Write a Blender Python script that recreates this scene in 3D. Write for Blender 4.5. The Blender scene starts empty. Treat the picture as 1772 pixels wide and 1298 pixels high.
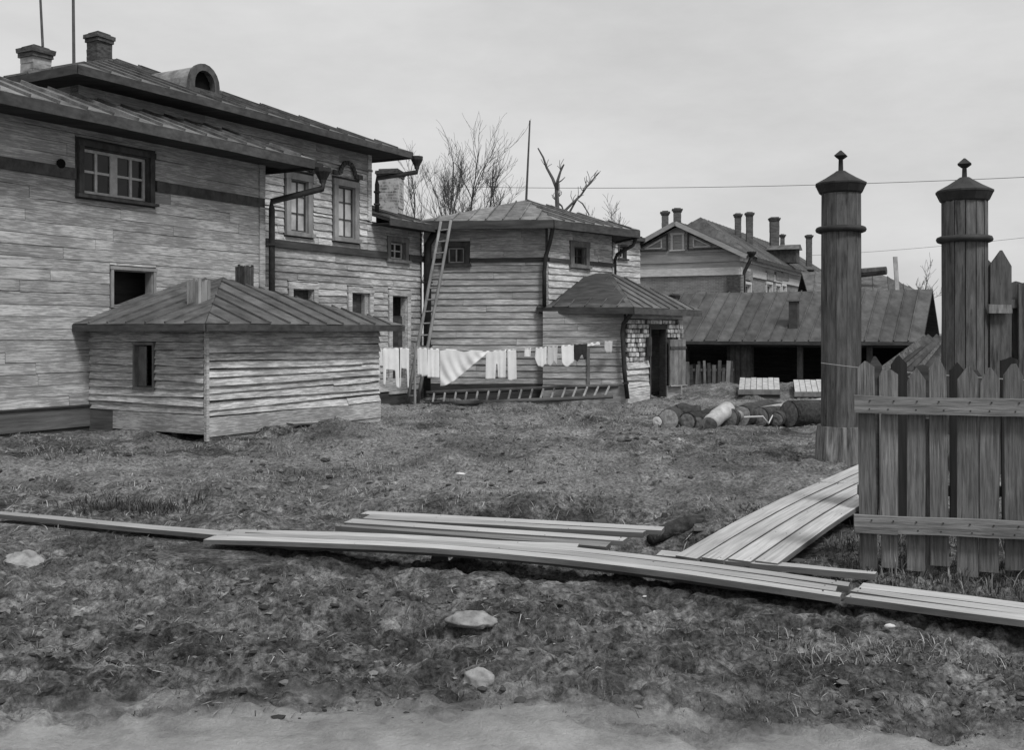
import bpy, bmesh, math, random
import numpy as np
from mathutils import Vector, Matrix, noise as mnoise

random.seed(7)
RNG = np.random.default_rng(7)
SC = bpy.context.scene
COL = SC.collection
R = math.radians

# ------------------------------------------------------------------ camera
F, H0, CH = 1800.0, 575.0, 1.75          # focal length and horizon of the photograph, eye height
cam_d = bpy.data.cameras.new('camera')
cam_d.sensor_width = 36
cam_d.lens = 36 * F / 1772
cam_d.shift_y = -(649 - H0) / 1772
cam_d.clip_end = 3000
cam = bpy.data.objects.new('camera', cam_d)
COL.objects.link(cam)
cam.location = (0, 0, CH)
cam.rotation_euler = (R(90), 0, 0)
SC.camera = cam

# ------------------------------------------------------------------ sky, sun, exposure
SUN_EL, SUN_AZ = 54, 146                 # degrees; azimuth clockwise from the view direction
world = bpy.data.worlds.new('World')
SC.world = world
world.use_nodes = True
wn, wl = world.node_tree.nodes, world.node_tree.links
wn.clear()
w_out = wn.new('ShaderNodeOutputWorld')
w_bg = wn.new('ShaderNodeBackground')
w_sky = wn.new('ShaderNodeTexSky')
w_sky.sky_type = 'NISHITA'
w_sky.sun_disc = False
w_sky.sun_elevation = R(SUN_EL)
w_sky.sun_rotation = R(SUN_AZ)
w_sky.dust_density = 4.0
w_bw = wn.new('ShaderNodeRGBToBW')
w_pow = wn.new('ShaderNodeMath'); w_pow.operation = 'POWER'; w_pow.inputs[1].default_value = 0.12
w_tc = wn.new('ShaderNodeTexCoord')
w_map = wn.new('ShaderNodeMapping'); w_map.inputs['Scale'].default_value = (1.0, 1.0, 3.0)
w_ns = wn.new('ShaderNodeTexNoise'); w_ns.inputs['Scale'].default_value = 3.0; w_ns.inputs['Detail'].default_value = 7
w_ns.inputs['Roughness'].default_value = 0.62
w_mr = wn.new('ShaderNodeMapRange')
w_mr.inputs['From Min'].default_value = 0.3; w_mr.inputs['From Max'].default_value = 0.7
w_mr.inputs['To Min'].default_value = 2.50; w_mr.inputs['To Max'].default_value = 3.12
w_mul = wn.new('ShaderNodeMath'); w_mul.operation = 'MULTIPLY'
wl.new(w_sky.outputs[0], w_bw.inputs[0]); wl.new(w_bw.outputs[0], w_pow.inputs[0])
wl.new(w_tc.outputs['Generated'], w_map.inputs[0]); wl.new(w_map.outputs[0], w_ns.inputs['Vector'])
wl.new(w_ns.outputs['Fac'], w_mr.inputs['Value'])
wl.new(w_pow.outputs[0], w_mul.inputs[0]); wl.new(w_mr.outputs[0], w_mul.inputs[1])
wl.new(w_mul.outputs[0], w_bg.inputs['Color'])
w_bg.inputs['Strength'].default_value = 0.15
wl.new(w_bg.outputs[0], w_out.inputs[0])

sun_d = bpy.data.lights.new('sun', 'SUN')
sun_d.energy = 2.0
sun_d.angle = R(14)
sun_d.color = (1, 1, 1)
sun = bpy.data.objects.new('sun', sun_d)
COL.objects.link(sun)
sv = Vector((math.sin(R(SUN_AZ)) * math.cos(R(SUN_EL)), math.cos(R(SUN_AZ)) * math.cos(R(SUN_EL)), math.sin(R(SUN_EL))))
sun.rotation_euler = sv.to_track_quat('Z', 'Y').to_euler()
SC.view_settings.view_transform = 'Standard'
SC.view_settings.look = 'None'
SC.view_settings.exposure = 0.5
SC.view_settings.gamma = 1.0
SC.view_settings.use_curve_mapping = False

# ------------------------------------------------------------------ helpers: places
def P(u, v, d):
    return Vector(((u - 886) * d / F, d, CH - (v - H0) * d / F))
def on_z(u, v, z=0.0):
    d = (CH - z) * F / (v - H0)
    return Vector(((u - 886) * d / F, d, z))
def az(deg):
    return Vector((math.sin(R(deg)), math.cos(R(deg)), 0))

# ------------------------------------------------------------------ helpers: objects
def tag(o, label=None, cat=None, group=None, kind=None):
    if label: o['label'] = label
    if cat: o['category'] = cat
    if group: o['group'] = group
    if kind: o['kind'] = kind
    return o
def empty(name, loc, label=None, cat=None, group=None):
    o = bpy.data.objects.new(name, None)
    COL.objects.link(o)
    o.location = loc
    o.empty_display_size = 0.2
    return tag(o, label, cat, group)
def link_mesh(name, me, mat, parent=None, mtx=None):
    o = bpy.data.objects.new(name, me)
    COL.objects.link(o)
    if mat is not None and not me.materials: me.materials.append(mat)
    if parent is not None: o.parent = parent
    if mtx is not None: o.matrix_local = mtx
    return o
class MB:
    def __init__(s): s.v, s.f = [], []
    def add(s, vs, fs):
        n = len(s.v)
        s.v.extend([tuple(p) for p in vs]); s.f.extend([tuple(i + n for i in f) for f in fs])
        return s
    def box(s, a, b, jit=0.0):
        x0, y0, z0 = a; x1, y1, z1 = b
        vs = [(x0,y0,z0),(x1,y0,z0),(x1,y1,z0),(x0,y1,z0),(x0,y0,z1),(x1,y0,z1),(x1,y1,z1),(x0,y1,z1)]
        if jit: vs = [tuple(c + random.uniform(-jit, jit) for c in p) for p in vs]
        return s.add(vs, [(3,2,1,0),(4,5,6,7),(0,1,5,4),(1,2,6,5),(2,3,7,6),(3,0,4,7)])
    def bar(s, p, q, w, h, up=(0,0,1)):
        p, q = Vector(p), Vector(q)
        t = (q - p).normalized(); x = t.cross(Vector(up))
        if x.length < 1e-4: x = t.cross(Vector((1,0,0)))
        x.normalize(); y = x.cross(t)
        vs = [c + x*a*w/2 + y*b*h/2 for c in (p, q) for a, b in ((-1,-1),(1,-1),(1,1),(-1,1))]
        return s.add(vs, [(0,1,2,3),(7,6,5,4),(0,4,5,1),(1,5,6,2),(2,6,7,3),(3,7,4,0)])
    def tube(s, pts, rad, n=8, cap=True):
        pts = [Vector(p) for p in pts]
        if not hasattr(rad, '__len__'): rad = [rad] * len(pts)
        base = len(s.v); x = None
        for i, p in enumerate(pts):
            t = (pts[min(i+1, len(pts)-1)] - pts[max(i-1, 0)]).normalized()
            if x is None:
                x = t.cross(Vector((0,0,1)))
                if x.length < 0.05: x = t.cross(Vector((1,0,0)))
            else:
                x = x - t * x.dot(t)
            x.normalize(); y = t.cross(x)
            for k in range(n):
                a = 2*math.pi*k/n
                s.v.append(tuple(p + (x*math.cos(a) + y*math.sin(a))*rad[i]))
        for i in range(len(pts)-1):
            for k in range(n):
                a, b = base+i*n+k, base+i*n+(k+1) % n
                s.f.append((a, b, b+n, a+n))
        if cap:
            s.f.append(tuple(base+k for k in reversed(range(n))))
            s.f.append(tuple(base+(len(pts)-1)*n+k for k in range(n)))
        return s
    def lathe(s, c, prof, n=12, ph=0.0):
        base = len(s.v); c = Vector(c)
        for r, z in prof:
            for k in range(n):
                a = 2*math.pi*k/n + ph
                s.v.append((c.x + r*math.cos(a), c.y + r*math.sin(a), c.z + z))
        for i in range(len(prof)-1):
            for k in range(n):
                a, b = base+i*n+k, base+i*n+(k+1) % n
                s.f.append((a, b, b+n, a+n))
        s.f.append(tuple(base+k for k in reversed(range(n))))
        s.f.append(tuple(base+(len(prof)-1)*n+k for k in range(n)))
        return s
    def prism(s, poly, d):
        """poly: list of Vectors in one plane, d: offset Vector"""
        n = len(poly); vs = list(poly) + [p + d for p in poly]
        return s.add(vs, [tuple(reversed(range(n))), tuple(range(n, 2*n))] + [(i, (i+1) % n, (i+1) % n + n, i+n) for i in range(n)])
    def mesh(s, name, smooth=False):
        me = bpy.data.meshes.new(name)
        me.from_pydata(s.v, [], s.f); me.validate()
        bm = bmesh.new(); bm.from_mesh(me)
        bmesh.ops.recalc_face_normals(bm, faces=bm.faces); bm.to_mesh(me); bm.free()
        if smooth:
            me.polygons.foreach_set('use_smooth', [True]*len(me.polygons))
        return me
    def build(s, name, mat, parent=None, mtx=None, smooth=False):
        return link_mesh(name, s.mesh(name, smooth), mat, parent, mtx)

# ------------------------------------------------------------------ materials (everything in the place reads grey in this old print)
def new_mat(name, rough=0.9, spec=0.2):
    m = bpy.data.materials.new(name); m.use_nodes = True
    b = m.node_tree.nodes['Principled BSDF']
    b.inputs['Roughness'].default_value = rough
    b.inputs['Specular IOR Level'].default_value = spec
    return m, m.node_tree.nodes, m.node_tree.links, b
def ramp(N, pts):
    r = N.new('ShaderNodeValToRGB'); e = r.color_ramp.elements
    while len(e) < len(pts): e.new(0.5)
    for i, (p, c) in enumerate(pts):
        e[i].position = p; e[i].color = (c, c, c, 1)
    return r
def coords(N, L, scale, rnd=30.0, src='Object'):
    tc = N.new('ShaderNodeTexCoord'); oi = N.new('ShaderNodeObjectInfo')
    mu = N.new('ShaderNodeMath'); mu.operation = 'MULTIPLY'; mu.inputs[1].default_value = rnd
    L.new(oi.outputs['Random'], mu.inputs[0])
    ad = N.new('ShaderNodeVectorMath'); ad.operation = 'ADD'
    L.new(tc.outputs[src], ad.inputs[0]); L.new(mu.outputs[0], ad.inputs[1])
    mp = N.new('ShaderNodeMapping'); mp.inputs['Scale'].default_value = scale
    L.new(ad.outputs[0], mp.inputs['Vector'])
    return mp.outputs[0], oi.outputs['Random']
def noise(N, L, vec, scale=1.0, detail=6, rough=0.6):
    n = N.new('ShaderNodeTexNoise')
    n.inputs['Scale'].default_value = scale; n.inputs['Detail'].default_value = detail; n.inputs['Roughness'].default_value = rough
    L.new(vec, n.inputs['Vector'])
    return n.outputs['Fac']
def mixc(N, L, fac, a, b, mode='MIX'):
    m = N.new('ShaderNodeMix'); m.data_type = 'RGBA'; m.blend_type = mode
    for i, x in ((0, fac), (6, a), (7, b)):
        if isinstance(x, (int, float)):
            m.inputs[i].default_value = x if i == 0 else (x, x, x, 1)
        else: L.new(x, m.inputs[i])
    return m.outputs[2]
def maprange(N, L, v, lo, hi, a=0.0, b=1.0):
    m = N.new('ShaderNodeMapRange')
    m.inputs['From Min'].default_value = a; m.inputs['From Max'].default_value = b
    m.inputs['To Min'].default_value = lo; m.inputs['To Max'].default_value = hi
    L.new(v, m.inputs['Value']); return m.outputs[0]
def bump(N, L, B, h, strength=0.4, dist=0.01):
    b = N.new('ShaderNodeBump'); b.inputs['Strength'].default_value = strength; b.inputs['Distance'].default_value = dist
    L.new(h, b.inputs['Height']); L.new(b.outputs[0], B.inputs['Normal'])

def wood_mat(name, lo, hi, grain=(1.2, 6, 16), peel=None, peel_at=(0.45, 0.58), var=0.3, rough=0.9, bs=0.5):
    """weathered wood with grain stretched along one axis; peel: the tone of old paint left in flakes"""
    m, N, L, B = new_mat(name, rough)
    vec, rnd = coords(N, L, grain)
    g = noise(N, L, vec, 1.0, 8, 0.65)
    col = ramp(N, [(0.3, lo), (0.7, hi)]); L.new(g, col.inputs[0]); c = col.outputs[0]
    if peel is not None:
        v2, _ = coords(N, L, (grain[0]*1.6, grain[1]*1.2, grain[2]*0.75), 17.0)
        p = noise(N, L, v2, 1.0, 7, 0.7)
        v4, _ = coords(N, L, (1.3, 1.3, 2.2), 9.0)
        pa = N.new('ShaderNodeMath'); pa.operation = 'ADD'; L.new(p, pa.inputs[0])
        L.new(maprange(N, L, noise(N, L, v4, 1.0, 5, 0.6), -0.09, 0.09, 0.3, 0.7), pa.inputs[1]); p = pa.outputs[0]
        pr = ramp(N, [(peel_at[0], 0.0), (peel_at[1], 1.0)]); L.new(p, pr.inputs[0])
        c = mixc(N, L, pr.outputs[0], c, peel)
    v3, _ = coords(N, L, (0.35, 0.35, 0.5), 3.0)
    big = maprange(N, L, noise(N, L, v3, 1.0, 4), 0.72, 1.25, 0.3, 0.7)
    c = mixc(N, L, 1.0, c, big, 'MULTIPLY')
    c = mixc(N, L, 1.0, c, maprange(N, L, rnd, 1 - var, 1 + var*0.6), 'MULTIPLY')
    L.new(c, B.inputs['Base Color'])
    bump(N, L, B, g, bs, 0.012)
    return m
def spot_mat(name, lo, hi, scale=8, rough=0.9, spec=0.2, bs=0.3, var=0.2, stretch=(1,1,1), bd=0.01):
    m, N, L, B = new_mat(name, rough, spec)
    vec, rnd = coords(N, L, stretch)
    g = noise(N, L, vec, scale, 8, 0.65)
    col = ramp(N, [(0.32, lo), (0.68, hi)]); L.new(g, col.inputs[0])
    c = mixc(N, L, 1.0, col.outputs[0], maprange(N, L, rnd, 1 - var, 1 + var), 'MULTIPLY')
    L.new(c, B.inputs['Base Color']); bump(N, L, B, g, bs, bd)
    return m

M = {}
M['siding'] = wood_mat('painted_siding', 0.18, 0.30, (2.3, 14, 66), peel=0.48, peel_at=(0.46, 0.60), var=0.17, bs=0.35)
M['siding_grey'] = wood_mat('weathered_siding', 0.20, 0.33, (2.3, 14, 66), peel=0.50, peel_at=(0.47, 0.62), var=0.17, bs=0.35)
M['siding_pale'] = wood_mat('pale_siding', 0.21, 0.35, (2.3, 14, 60), peel=0.58, peel_at=(0.45, 0.59), var=0.16, bs=0.35)
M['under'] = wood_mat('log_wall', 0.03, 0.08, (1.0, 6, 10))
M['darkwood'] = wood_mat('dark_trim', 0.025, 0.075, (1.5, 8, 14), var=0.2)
M['casing'] = wood_mat('window_casing', 0.09, 0.22, (6, 8, 3), var=0.15)
M['casing_mid'] = wood_mat('grey_casing', 0.18, 0.32, (6, 8, 3), var=0.1)
M['casing_dark'] = wood_mat('dark_casing', 0.03, 0.10, (6, 8, 4), var=0.2)
M['casing_pale'] = wood_mat('pale_casing', 0.25, 0.5, (8, 8, 3), var=0.1)
M['sash'] = wood_mat('sash_paint', 0.34, 0.55, (10, 10, 10), var=0.1)
M['roof'] = spot_mat('sheet_roof', 0.04, 0.125, 3.2, 0.62, 0.35, 0.6, 0.24, (1, 1, 1), 0.05)
M['roof_pale'] = spot_mat('worn_sheet_roof', 0.05, 0.21, 3.4, 0.55, 0.4, 0.6, 0.35, (1, 1, 1), 0.05)
M['roofboard'] = wood_mat('roof_boards', 0.05, 0.115, (4, 1.6, 4), var=0.12)
M['fascia'] = wood_mat('fascia', 0.035, 0.09, (1.2, 6, 10), var=0.15)
M['iron'] = spot_mat('rusty_pipe', 0.012, 0.035, 9, 0.7, 0.3, 0.3, 0.1)
M['plank'] = wood_mat('walk_planks', 0.25, 0.47, (48, 1.8, 8), peel=0.17, peel_at=(0.60, 0.74), var=0.2, bs=0.5)
M['plank_edge'] = wood_mat('shaded_plank_edge', 0.06, 0.17, (6, 1.1, 8), var=0.2)  # plank sides darker than tops: edge shade plus some dirt put into the colour
M['plank_old'] = wood_mat('old_planks', 0.12, 0.3, (20, 1.2, 6), var=0.2)
M['picket'] = wood_mat('pickets', 0.055, 0.20, (55, 20, 3.6), peel=0.25, peel_at=(0.55, 0.7), var=0.25, bs=0.8)
M['black_paling'] = wood_mat('blackened_paling', 0.012, 0.035, (22, 10, 1.6), var=0.2)
M['base_dark'] = wood_mat('damp_base_board', 0.05, 0.13, (1.6, 8, 20), var=0.1)
M['rail'] = wood_mat('rails', 0.07, 0.235, (3.0, 20, 42), var=0.12, bs=0.8)
M['stave'] = wood_mat('gate_post_boards', 0.045, 0.155, (18, 18, 2.6), peel=0.035, peel_at=(0.55, 0.68), var=0.13, bs=0.6)
M['stump'] = wood_mat('post_stump', 0.03, 0.30, (20, 20, 2.2), var=0.1, bs=1.0)
M['postcap'] = spot_mat('post_cap_iron', 0.015, 0.04, 5, 0.7, 0.3, 0.2, 0.1)
M['bark'] = spot_mat('bark', 0.025, 0.085, 14, 0.95, 0.1, 1.0, 0.2, (1, 1, 1), 0.03)
M['bark_dark'] = spot_mat('rotten_bark', 0.015, 0.06, 14, 0.95, 0.1, 1.0, 0.2, (1, 1, 1), 0.03)
M['peeled'] = spot_mat('peeled_log', 0.22, 0.45, 6, 0.8, 0.2, 0.3, 0.15)
M['endgrain'] = spot_mat('end_grain', 0.11, 0.27, 18, 0.9, 0.1, 0.6, 0.3)
M['twig'] = spot_mat('bare_twigs', 0.06, 0.11, 4, 0.95, 0.1, 0.2, 0.1)
M['cloth'] = spot_mat('white_laundry', 0.60, 0.72, 3, 0.95, 0.1, 0.1, 0.08)
M['cloth_grey'] = spot_mat('grey_laundry', 0.38, 0.48, 3, 0.95, 0.1, 0.1, 0.1)
M['cloth_dark'] = spot_mat('dark_laundry', 0.02, 0.04, 3, 0.95, 0.1, 0.1, 0.1)
M['rope'] = spot_mat('rope', 0.25, 0.35, 20, 0.95, 0.1)
M['wire'] = spot_mat('wire', 0.10, 0.16, 20, 0.6, 0.3)
M['wire_pale'] = spot_mat('pale_wire', 0.5, 0.6, 20, 0.5, 0.4)
M['ladder'] = wood_mat('ladder_wood', 0.16, 0.32, (12, 12, 3), var=0.2)
M['ladder_dark'] = wood_mat('old_ladder', 0.04, 0.12, (3, 12, 12), var=0.2)
M['stone'] = spot_mat('stone', 0.10, 0.34, 9, 0.95, 0.15, 0.7, 0.1, (1, 1, 1), 0.02)
M['plaster'] = spot_mat('chimney_plaster', 0.10, 0.38, 3.2, 0.95, 0.1, 0.7, 0.1, (1, 1, 1.6), 0.02)
M['sootbrick'] = spot_mat('soot_brick', 0.03, 0.11, 7, 0.95, 0.1, 0.7, 0.1, (1, 1, 2.5), 0.02)
M['farstack'] = spot_mat('far_stack', 0.06, 0.14, 4, 0.95, 0.1, 0.4, 0.1, (1, 1, 2.5), 0.02)
M['limebrick'] = spot_mat('lime_brick', 0.14, 0.55, 9, 0.95, 0.1, 0.6, 0.45)
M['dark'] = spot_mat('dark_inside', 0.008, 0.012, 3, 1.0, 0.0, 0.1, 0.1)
M['white_trim'] = spot_mat('white_trim', 0.36, 0.55, 3, 0.9, 0.2, 0.3, 0.1, (1, 1, 4))
M['gable'] = wood_mat('gable_boards', 0.22, 0.36, (1.5, 1.5, 20), var=0.12)
M['white_scrap'] = spot_mat('white_scrap', 0.42, 0.66, 6, 0.9)
M['bonnet'] = spot_mat('hatch_boards', 0.26, 0.5, 7, 0.9, 0.2, 0.5, 0.14, (1, 1, 1))

def pane_mat(name, base, rough=0.12, spec=0.4):
    m, N, L, B = new_mat(name, rough, spec)
    vec, rnd = coords(N, L, (1, 1, 1))
    g = noise(N, L, vec, 2.0, 3)
    col = ramp(N, [(0.3, base*0.6), (0.7, base*1.4)]); L.new(g, col.inputs[0]); L.new(col.outputs[0], B.inputs['Base Color'])
    bump(N, L, B, g, 0.08, 0.02)
    return m
M['pane'] = pane_mat('dark_pane', 0.02, 0.12, 0.25)
M['pane_curtain'] = pane_mat('curtained_pane', 0.42, 0.3)

def brick_mat(name, a, b, mort, scale):
    m, N, L, B = new_mat(name, 0.95, 0.1)
    tc = N.new('ShaderNodeTexCoord')
    mp = N.new('ShaderNodeMapping'); mp.inputs['Rotation'].default_value = (R(90), 0, 0)
    L.new(tc.outputs['Object'], mp.inputs[0])
    br = N.new('ShaderNodeTexBrick'); br.inputs['Scale'].default_value = scale
    br.inputs['Color1'].default_value = (a, a, a, 1); br.inputs['Color2'].default_value = (b, b, b, 1); br.inputs['Mortar'].default_value = (mort, mort, mort, 1)
    br.inputs['Mortar Size'].default_value = 0.012; br.inputs['Brick Width'].default_value = 0.27; br.inputs['Row Height'].default_value = 0.075
    L.new(mp.outputs[0], br.inputs['Vector'])
    n = noise(N, L, tc.outputs['Object'], 0.8, 6)
    c = mixc(N, L, 1.0, br.outputs['Color'], maprange(N, L, n, 0.7, 1.25, 0.3, 0.7), 'MULTIPLY')
    L.new(c, B.inputs['Base Color']); return m
m, N, L, B = new_mat('washed_brick', 0.95, 0.1)
tc = N.new('ShaderNodeTexCoord'); mp = N.new('ShaderNodeMapping'); mp.inputs['Rotation'].default_value = (R(90), 0, 0); L.new(tc.outputs['Object'], mp.inputs[0])
br = N.new('ShaderNodeTexBrick'); br.inputs['Scale'].default_value = 1.0
br.inputs['Color1'].default_value = (0.09, 0.09, 0.09, 1); br.inputs['Color2'].default_value = (0.2, 0.2, 0.2, 1); br.inputs['Mortar'].default_value = (0.3, 0.3, 0.3, 1)
br.inputs['Mortar Size'].default_value = 0.014; br.inputs['Brick Width'].default_value = 0.26; br.inputs['Row Height'].default_value = 0.08
L.new(mp.outputs[0], br.inputs['Vector'])
nn = noise(N, L, tc.outputs['Object'], 4.5, 7, 0.7); rr0 = ramp(N, [(0.42, 0.0), (0.56, 1.0)]); L.new(nn, rr0.inputs[0])
L.new(mixc(N, L, rr0.outputs[0], br.outputs['Color'], 0.42), B.inputs['Base Color']); bump(N, L, B, br.outputs['Fac'], -0.5, 0.01)
M['washedbrick'] = m
M['farbrick'] = brick_mat('far_brick', 0.13, 0.20, 0.24, 1.0)

# ------------------------------------------------------------------ ground
def hash2(ix, iy, seed):
    h = (ix.astype(np.int64)*374761393 + iy.astype(np.int64)*668265263 + seed*974711) & 0xffffffff
    h = ((h ^ (h >> 13)) * 1274126177) & 0xffffffff
    return ((h ^ (h >> 16)) & 0xffff) / 65535.0
def vnoise(x, y, seed=0):
    ix, iy = np.floor(x), np.floor(y)
    fx, fy = x - ix, y - iy
    fx = fx*fx*fx*(fx*(fx*6-15)+10); fy = fy*fy*fy*(fy*(fy*6-15)+10)
    a, b = hash2(ix, iy, seed), hash2(ix+1, iy, seed)
    c, d = hash2(ix, iy+1, seed), hash2(ix+1, iy+1, seed)
    return (a*(1-fx)+b*fx)*(1-fy) + (c*(1-fx)+d*fx)*fy - 0.5
def bell(x, y, cx, cy, rx, ry):
    return np.exp(-(((x-cx)/rx)**2 + ((y-cy)/ry)**2))
def pale_strip_mask(x, y):  # mask of the pale band across the nearest ground
    edge = 4.64 + 0.12*vnoise(x*1.3, y*0+3.1, 5) + 0.10*vnoise(x*6, y*6, 6) - 0.055*np.maximum(0, np.abs(x+0.1)-0.7)**2*1.2
    return 1/(1+np.exp((y-edge - 0.30*vnoise(x*3, y*9, 9) - 0.12*vnoise(x*14, y*30, 10))/0.085))
def ground_z(x, y, fine=True):
    x = np.asarray(x, float); y = np.asarray(y, float)
    near = 1/(1+np.exp((np.hypot(x, y-15)-30)/5))
    z = 0.16*vnoise(x*0.35+3, y*0.35, 1) + 0.10*vnoise(x*0.9, y*0.9+7, 2)
    z = z + 0.16*bell(x, y, -7.2, 15.4, 3.0, 1.8)           # bank along the house front
    z = z + 0.22*bell(x, y, -2.9, 16.9, 0.9, 1.1) - 0.10*bell(x, y, -5.2, 15.2, 0.9, 0.6)          # spoil heap against the lean-to
    z = z + 0.34*bell(x, y, 7.2, 28.6, 2.6, 1.7)            # cellar mound
    z = z - 0.48*bell(x, y, 1.25, 8.5, 0.5, 0.55)           # pit beside the walk
    z = z - 0.34*bell(x, y, 0.85, 10.0, 1.15, 0.2) + 0.10*bell(x, y, 0.75, 10.5, 1.5, 0.22) - 0.26*bell(x, y, -5.4, 12.0, 0.55, 0.14) - 0.16*bell(x, y, -2.1, 10.4, 0.5, 0.13)   # ditch edge
    z = z + 0.10*bell(x, y, -4.0, 7.2, 0.7, 0.6)
    z = z - 0.05*bell(x, y, 2.4, 5.7, 2.5, 0.45)
    z = z - 0.06*bell(x, y, 4.2, 7.9, 2.0, 0.8)
    if fine:
        calm = 1 - 0.75*pale_strip_mask(x, y)
        mud = 1/(1+np.exp((y-8.0)/0.7))
        a = vnoise(x*2.1+0.6*y, y*3.0, 11); wx, wy = x+0.12*vnoise(x*4, y*5, 17), y+0.10*vnoise(x*4, y*5, 18)
        b = 0.6*vnoise(x*5.2+1.5*y, y*8.5, 12)+0.9*(np.abs(vnoise(wx*4.6+1.2*wy, wy*8.0, 15))-0.15); c = 2.0*(np.abs(vnoise(wx*11+3*wy, wy*17, 13))-0.13); d = 1.8*(np.abs(vnoise(x*27, y*33, 14))-0.13)
        z = z + near*calm*((0.15-0.06*mud)*a + (0.06+0.025*mud)*b + (0.034+0.026*mud)*c + (0.014+0.008*mud)*d)
        rid = np.abs(vnoise(x*3.4+2.0*y, y*6.2, 21))
        z = z - near*calm*mud*0.09*np.clip(0.16-rid, 0, 1)/0.16*np.clip(vnoise(x*0.8, y*0.8, 22)+0.3, 0, 1)
    # trodden level under the walks
    wm = np.zeros_like(z)
    for (ax, ay), (bx, by), w_ in (((-6.9, 10.35), (-2.06, 8.31), 0.24), ((-2.4, 8.05), (-0.1, 7.35), 0.42), ((-0.1, 7.35), (2.0, 6.45), 0.42), ((1.8, 6.5), (4.6, 5.35), 0.36), ((-1.6, 8.9), (1.0, 8.2), 0.40), ((1.4, 7.3), (5.4, 13.5), 0.42)):
        t = np.clip(((x-ax)*(bx-ax) + (y-ay)*(by-ay))/((bx-ax)**2 + (by-ay)**2), 0, 1)
        dd_ = np.hypot(x-(ax+t*(bx-ax)), y-(ay+t*(by-ay)))
        wm = np.maximum(wm, 1/(1+np.exp((dd_-w_)/0.05)))
    z = z*(1-wm) + np.minimum(z, 0.045)*wm
    return z
def gz(x, y): return float(ground_z(np.array([x]), np.array([y]), False)[0])

def axis(segs):
    out = [segs[0][0]]
    for a, b, st in segs:
        n = max(1, int(round((b-a)/st))); out += list(np.linspace(a, b, n+1)[1:])
    return np.array(out)
gx = axis([(-900,-200,100),(-200,-40,16),(-40,-16,2.0),(-16,-7,0.3),(-7,-4.2,0.07),(-4.2,4.6,0.024),(4.6,8,0.07),(8,18,0.3),(18,40,2.0),(40,200,16),(200,900,100)])
gy = axis([(-300,-20,40),(-20,-2,3),(-2,3.6,0.4),(3.6,8.0,0.020),(8.0,12,0.035),(12,18,0.07),(18,32,0.16),(32,60,1.2),(60,200,14),(200,1500,130)])
GX, GY = np.meshgrid(gx, gy)
GZ = ground_z(GX, GY)
nv = GX.size
me = bpy.data.meshes.new('ground')
nx, ny = len(gx), len(gy)
me.vertices.add(nv)
me.vertices.foreach_set('co', np.stack([GX, GY, GZ], -1).astype(np.float32).ravel())
idx = np.arange(nv).reshape(ny, nx)
quads = np.stack([idx[:-1,:-1], idx[:-1,1:], idx[1:,1:], idx[1:,:-1]], -1).reshape(-1, 4)
nq = len(quads)
me.loops.add(nq*4); me.loops.foreach_set('vertex_index', quads.astype(np.int32).ravel())
me.polygons.add(nq); me.polygons.foreach_set('loop_start', np.arange(0, nq*4, 4, dtype=np.int32))
me.polygons.foreach_set('use_smooth', np.ones(nq, dtype=bool))
me.update()
at = me.attributes.new('pale_strip', 'FLOAT', 'POINT'); at.data.foreach_set('value', pale_strip_mask(GX, GY).astype(np.float32).ravel())
dry = np.clip(0.5 + 1.3*vnoise(GX*0.45, GY*0.6, 31) + 0.8*vnoise(GX*1.7, GY*2.1, 32), 0, 1)*np.clip((GY-7.0)/4.0, 0.25, 1)
dry = np.clip(dry + 0.9*bell(GX, GY, 3.1, 13.0, 2.2, 1.5) + 0.5*bell(GX, GY, -0.6, 12.2, 1.6, 0.9), 0, 1)
dry = dry*(1 - 0.9*bell(GX, GY, 0.85, 10.0, 1.3, 0.28) - 0.8*bell(GX, GY, -5.4, 12.0, 0.6, 0.25))
dark_soil = np.clip(0.75*bell(GX, GY, 0.85, 10.0, 1.25, 0.24) + 0.7*bell(GX, GY, -5.4, 12.0, 0.6, 0.2) + 0.85*bell(GX, GY, 1.25, 8.5, 0.5, 0.5) + 0.6*bell(GX, GY, 4.2, 18.0, 1.9, 0.5)
               + 0.55*bell(GX, GY, 4.6, 8.3, 1.6, 0.7) + 0.5*bell(GX, GY, -5.8, 15.2, 1.6, 0.5) + 0.5*bell(GX, GY, 0.4, 25.2, 3.4, 0.5), 0, 1)*np.clip(0.7+1.4*vnoise(GX*2.3, GY*3.1, 91), 0, 1)
at = me.attributes.new('dark_soil', 'FLOAT', 'POINT'); at.data.foreach_set('value', np.clip(dark_soil, 0, 1).astype(np.float32).ravel())  # soil set darker in the pit, ditches and along feet of walls
at = me.attributes.new('dry', 'FLOAT', 'POINT'); at.data.foreach_set('value', dry.astype(np.float32).ravel())

m, N, L, B = new_mat('bare_soil', 0.95, 0.15)
tc = N.new('ShaderNodeTexCoord')
n1 = noise(N, L, tc.outputs['Object'], 3.2, 10, 0.72)
n2 = noise(N, L, tc.outputs['Object'], 26, 6, 0.7)
n3 = noise(N, L, tc.outputs['Object'], 0.9, 5, 0.6)
r1 = ramp(N, [(0.37, 0.030), (0.50, 0.125), (0.63, 0.30)]); L.new(n1, r1.inputs[0])
soil = mixc(N, L, 1.0, r1.outputs[0], maprange(N, L, n2, 0.35, 1.75, 0.36, 0.64), 'MULTIPLY')
soil = mixc(N, L, 1.0, soil, maprange(N, L, n3, 0.62, 1.45, 0.3, 0.7), 'MULTIPLY')
n5 = noise(N, L, tc.outputs['Object'], 7.5, 9, 0.75)
r5 = ramp(N, [(0.36, 0.25), (0.47, 1.0), (0.58, 1.0), (0.68, 1.9)]); L.new(n5, r5.inputs[0])
soil = mixc(N, L, 1.0, soil, r5.outputs[0], 'MULTIPLY')
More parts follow.
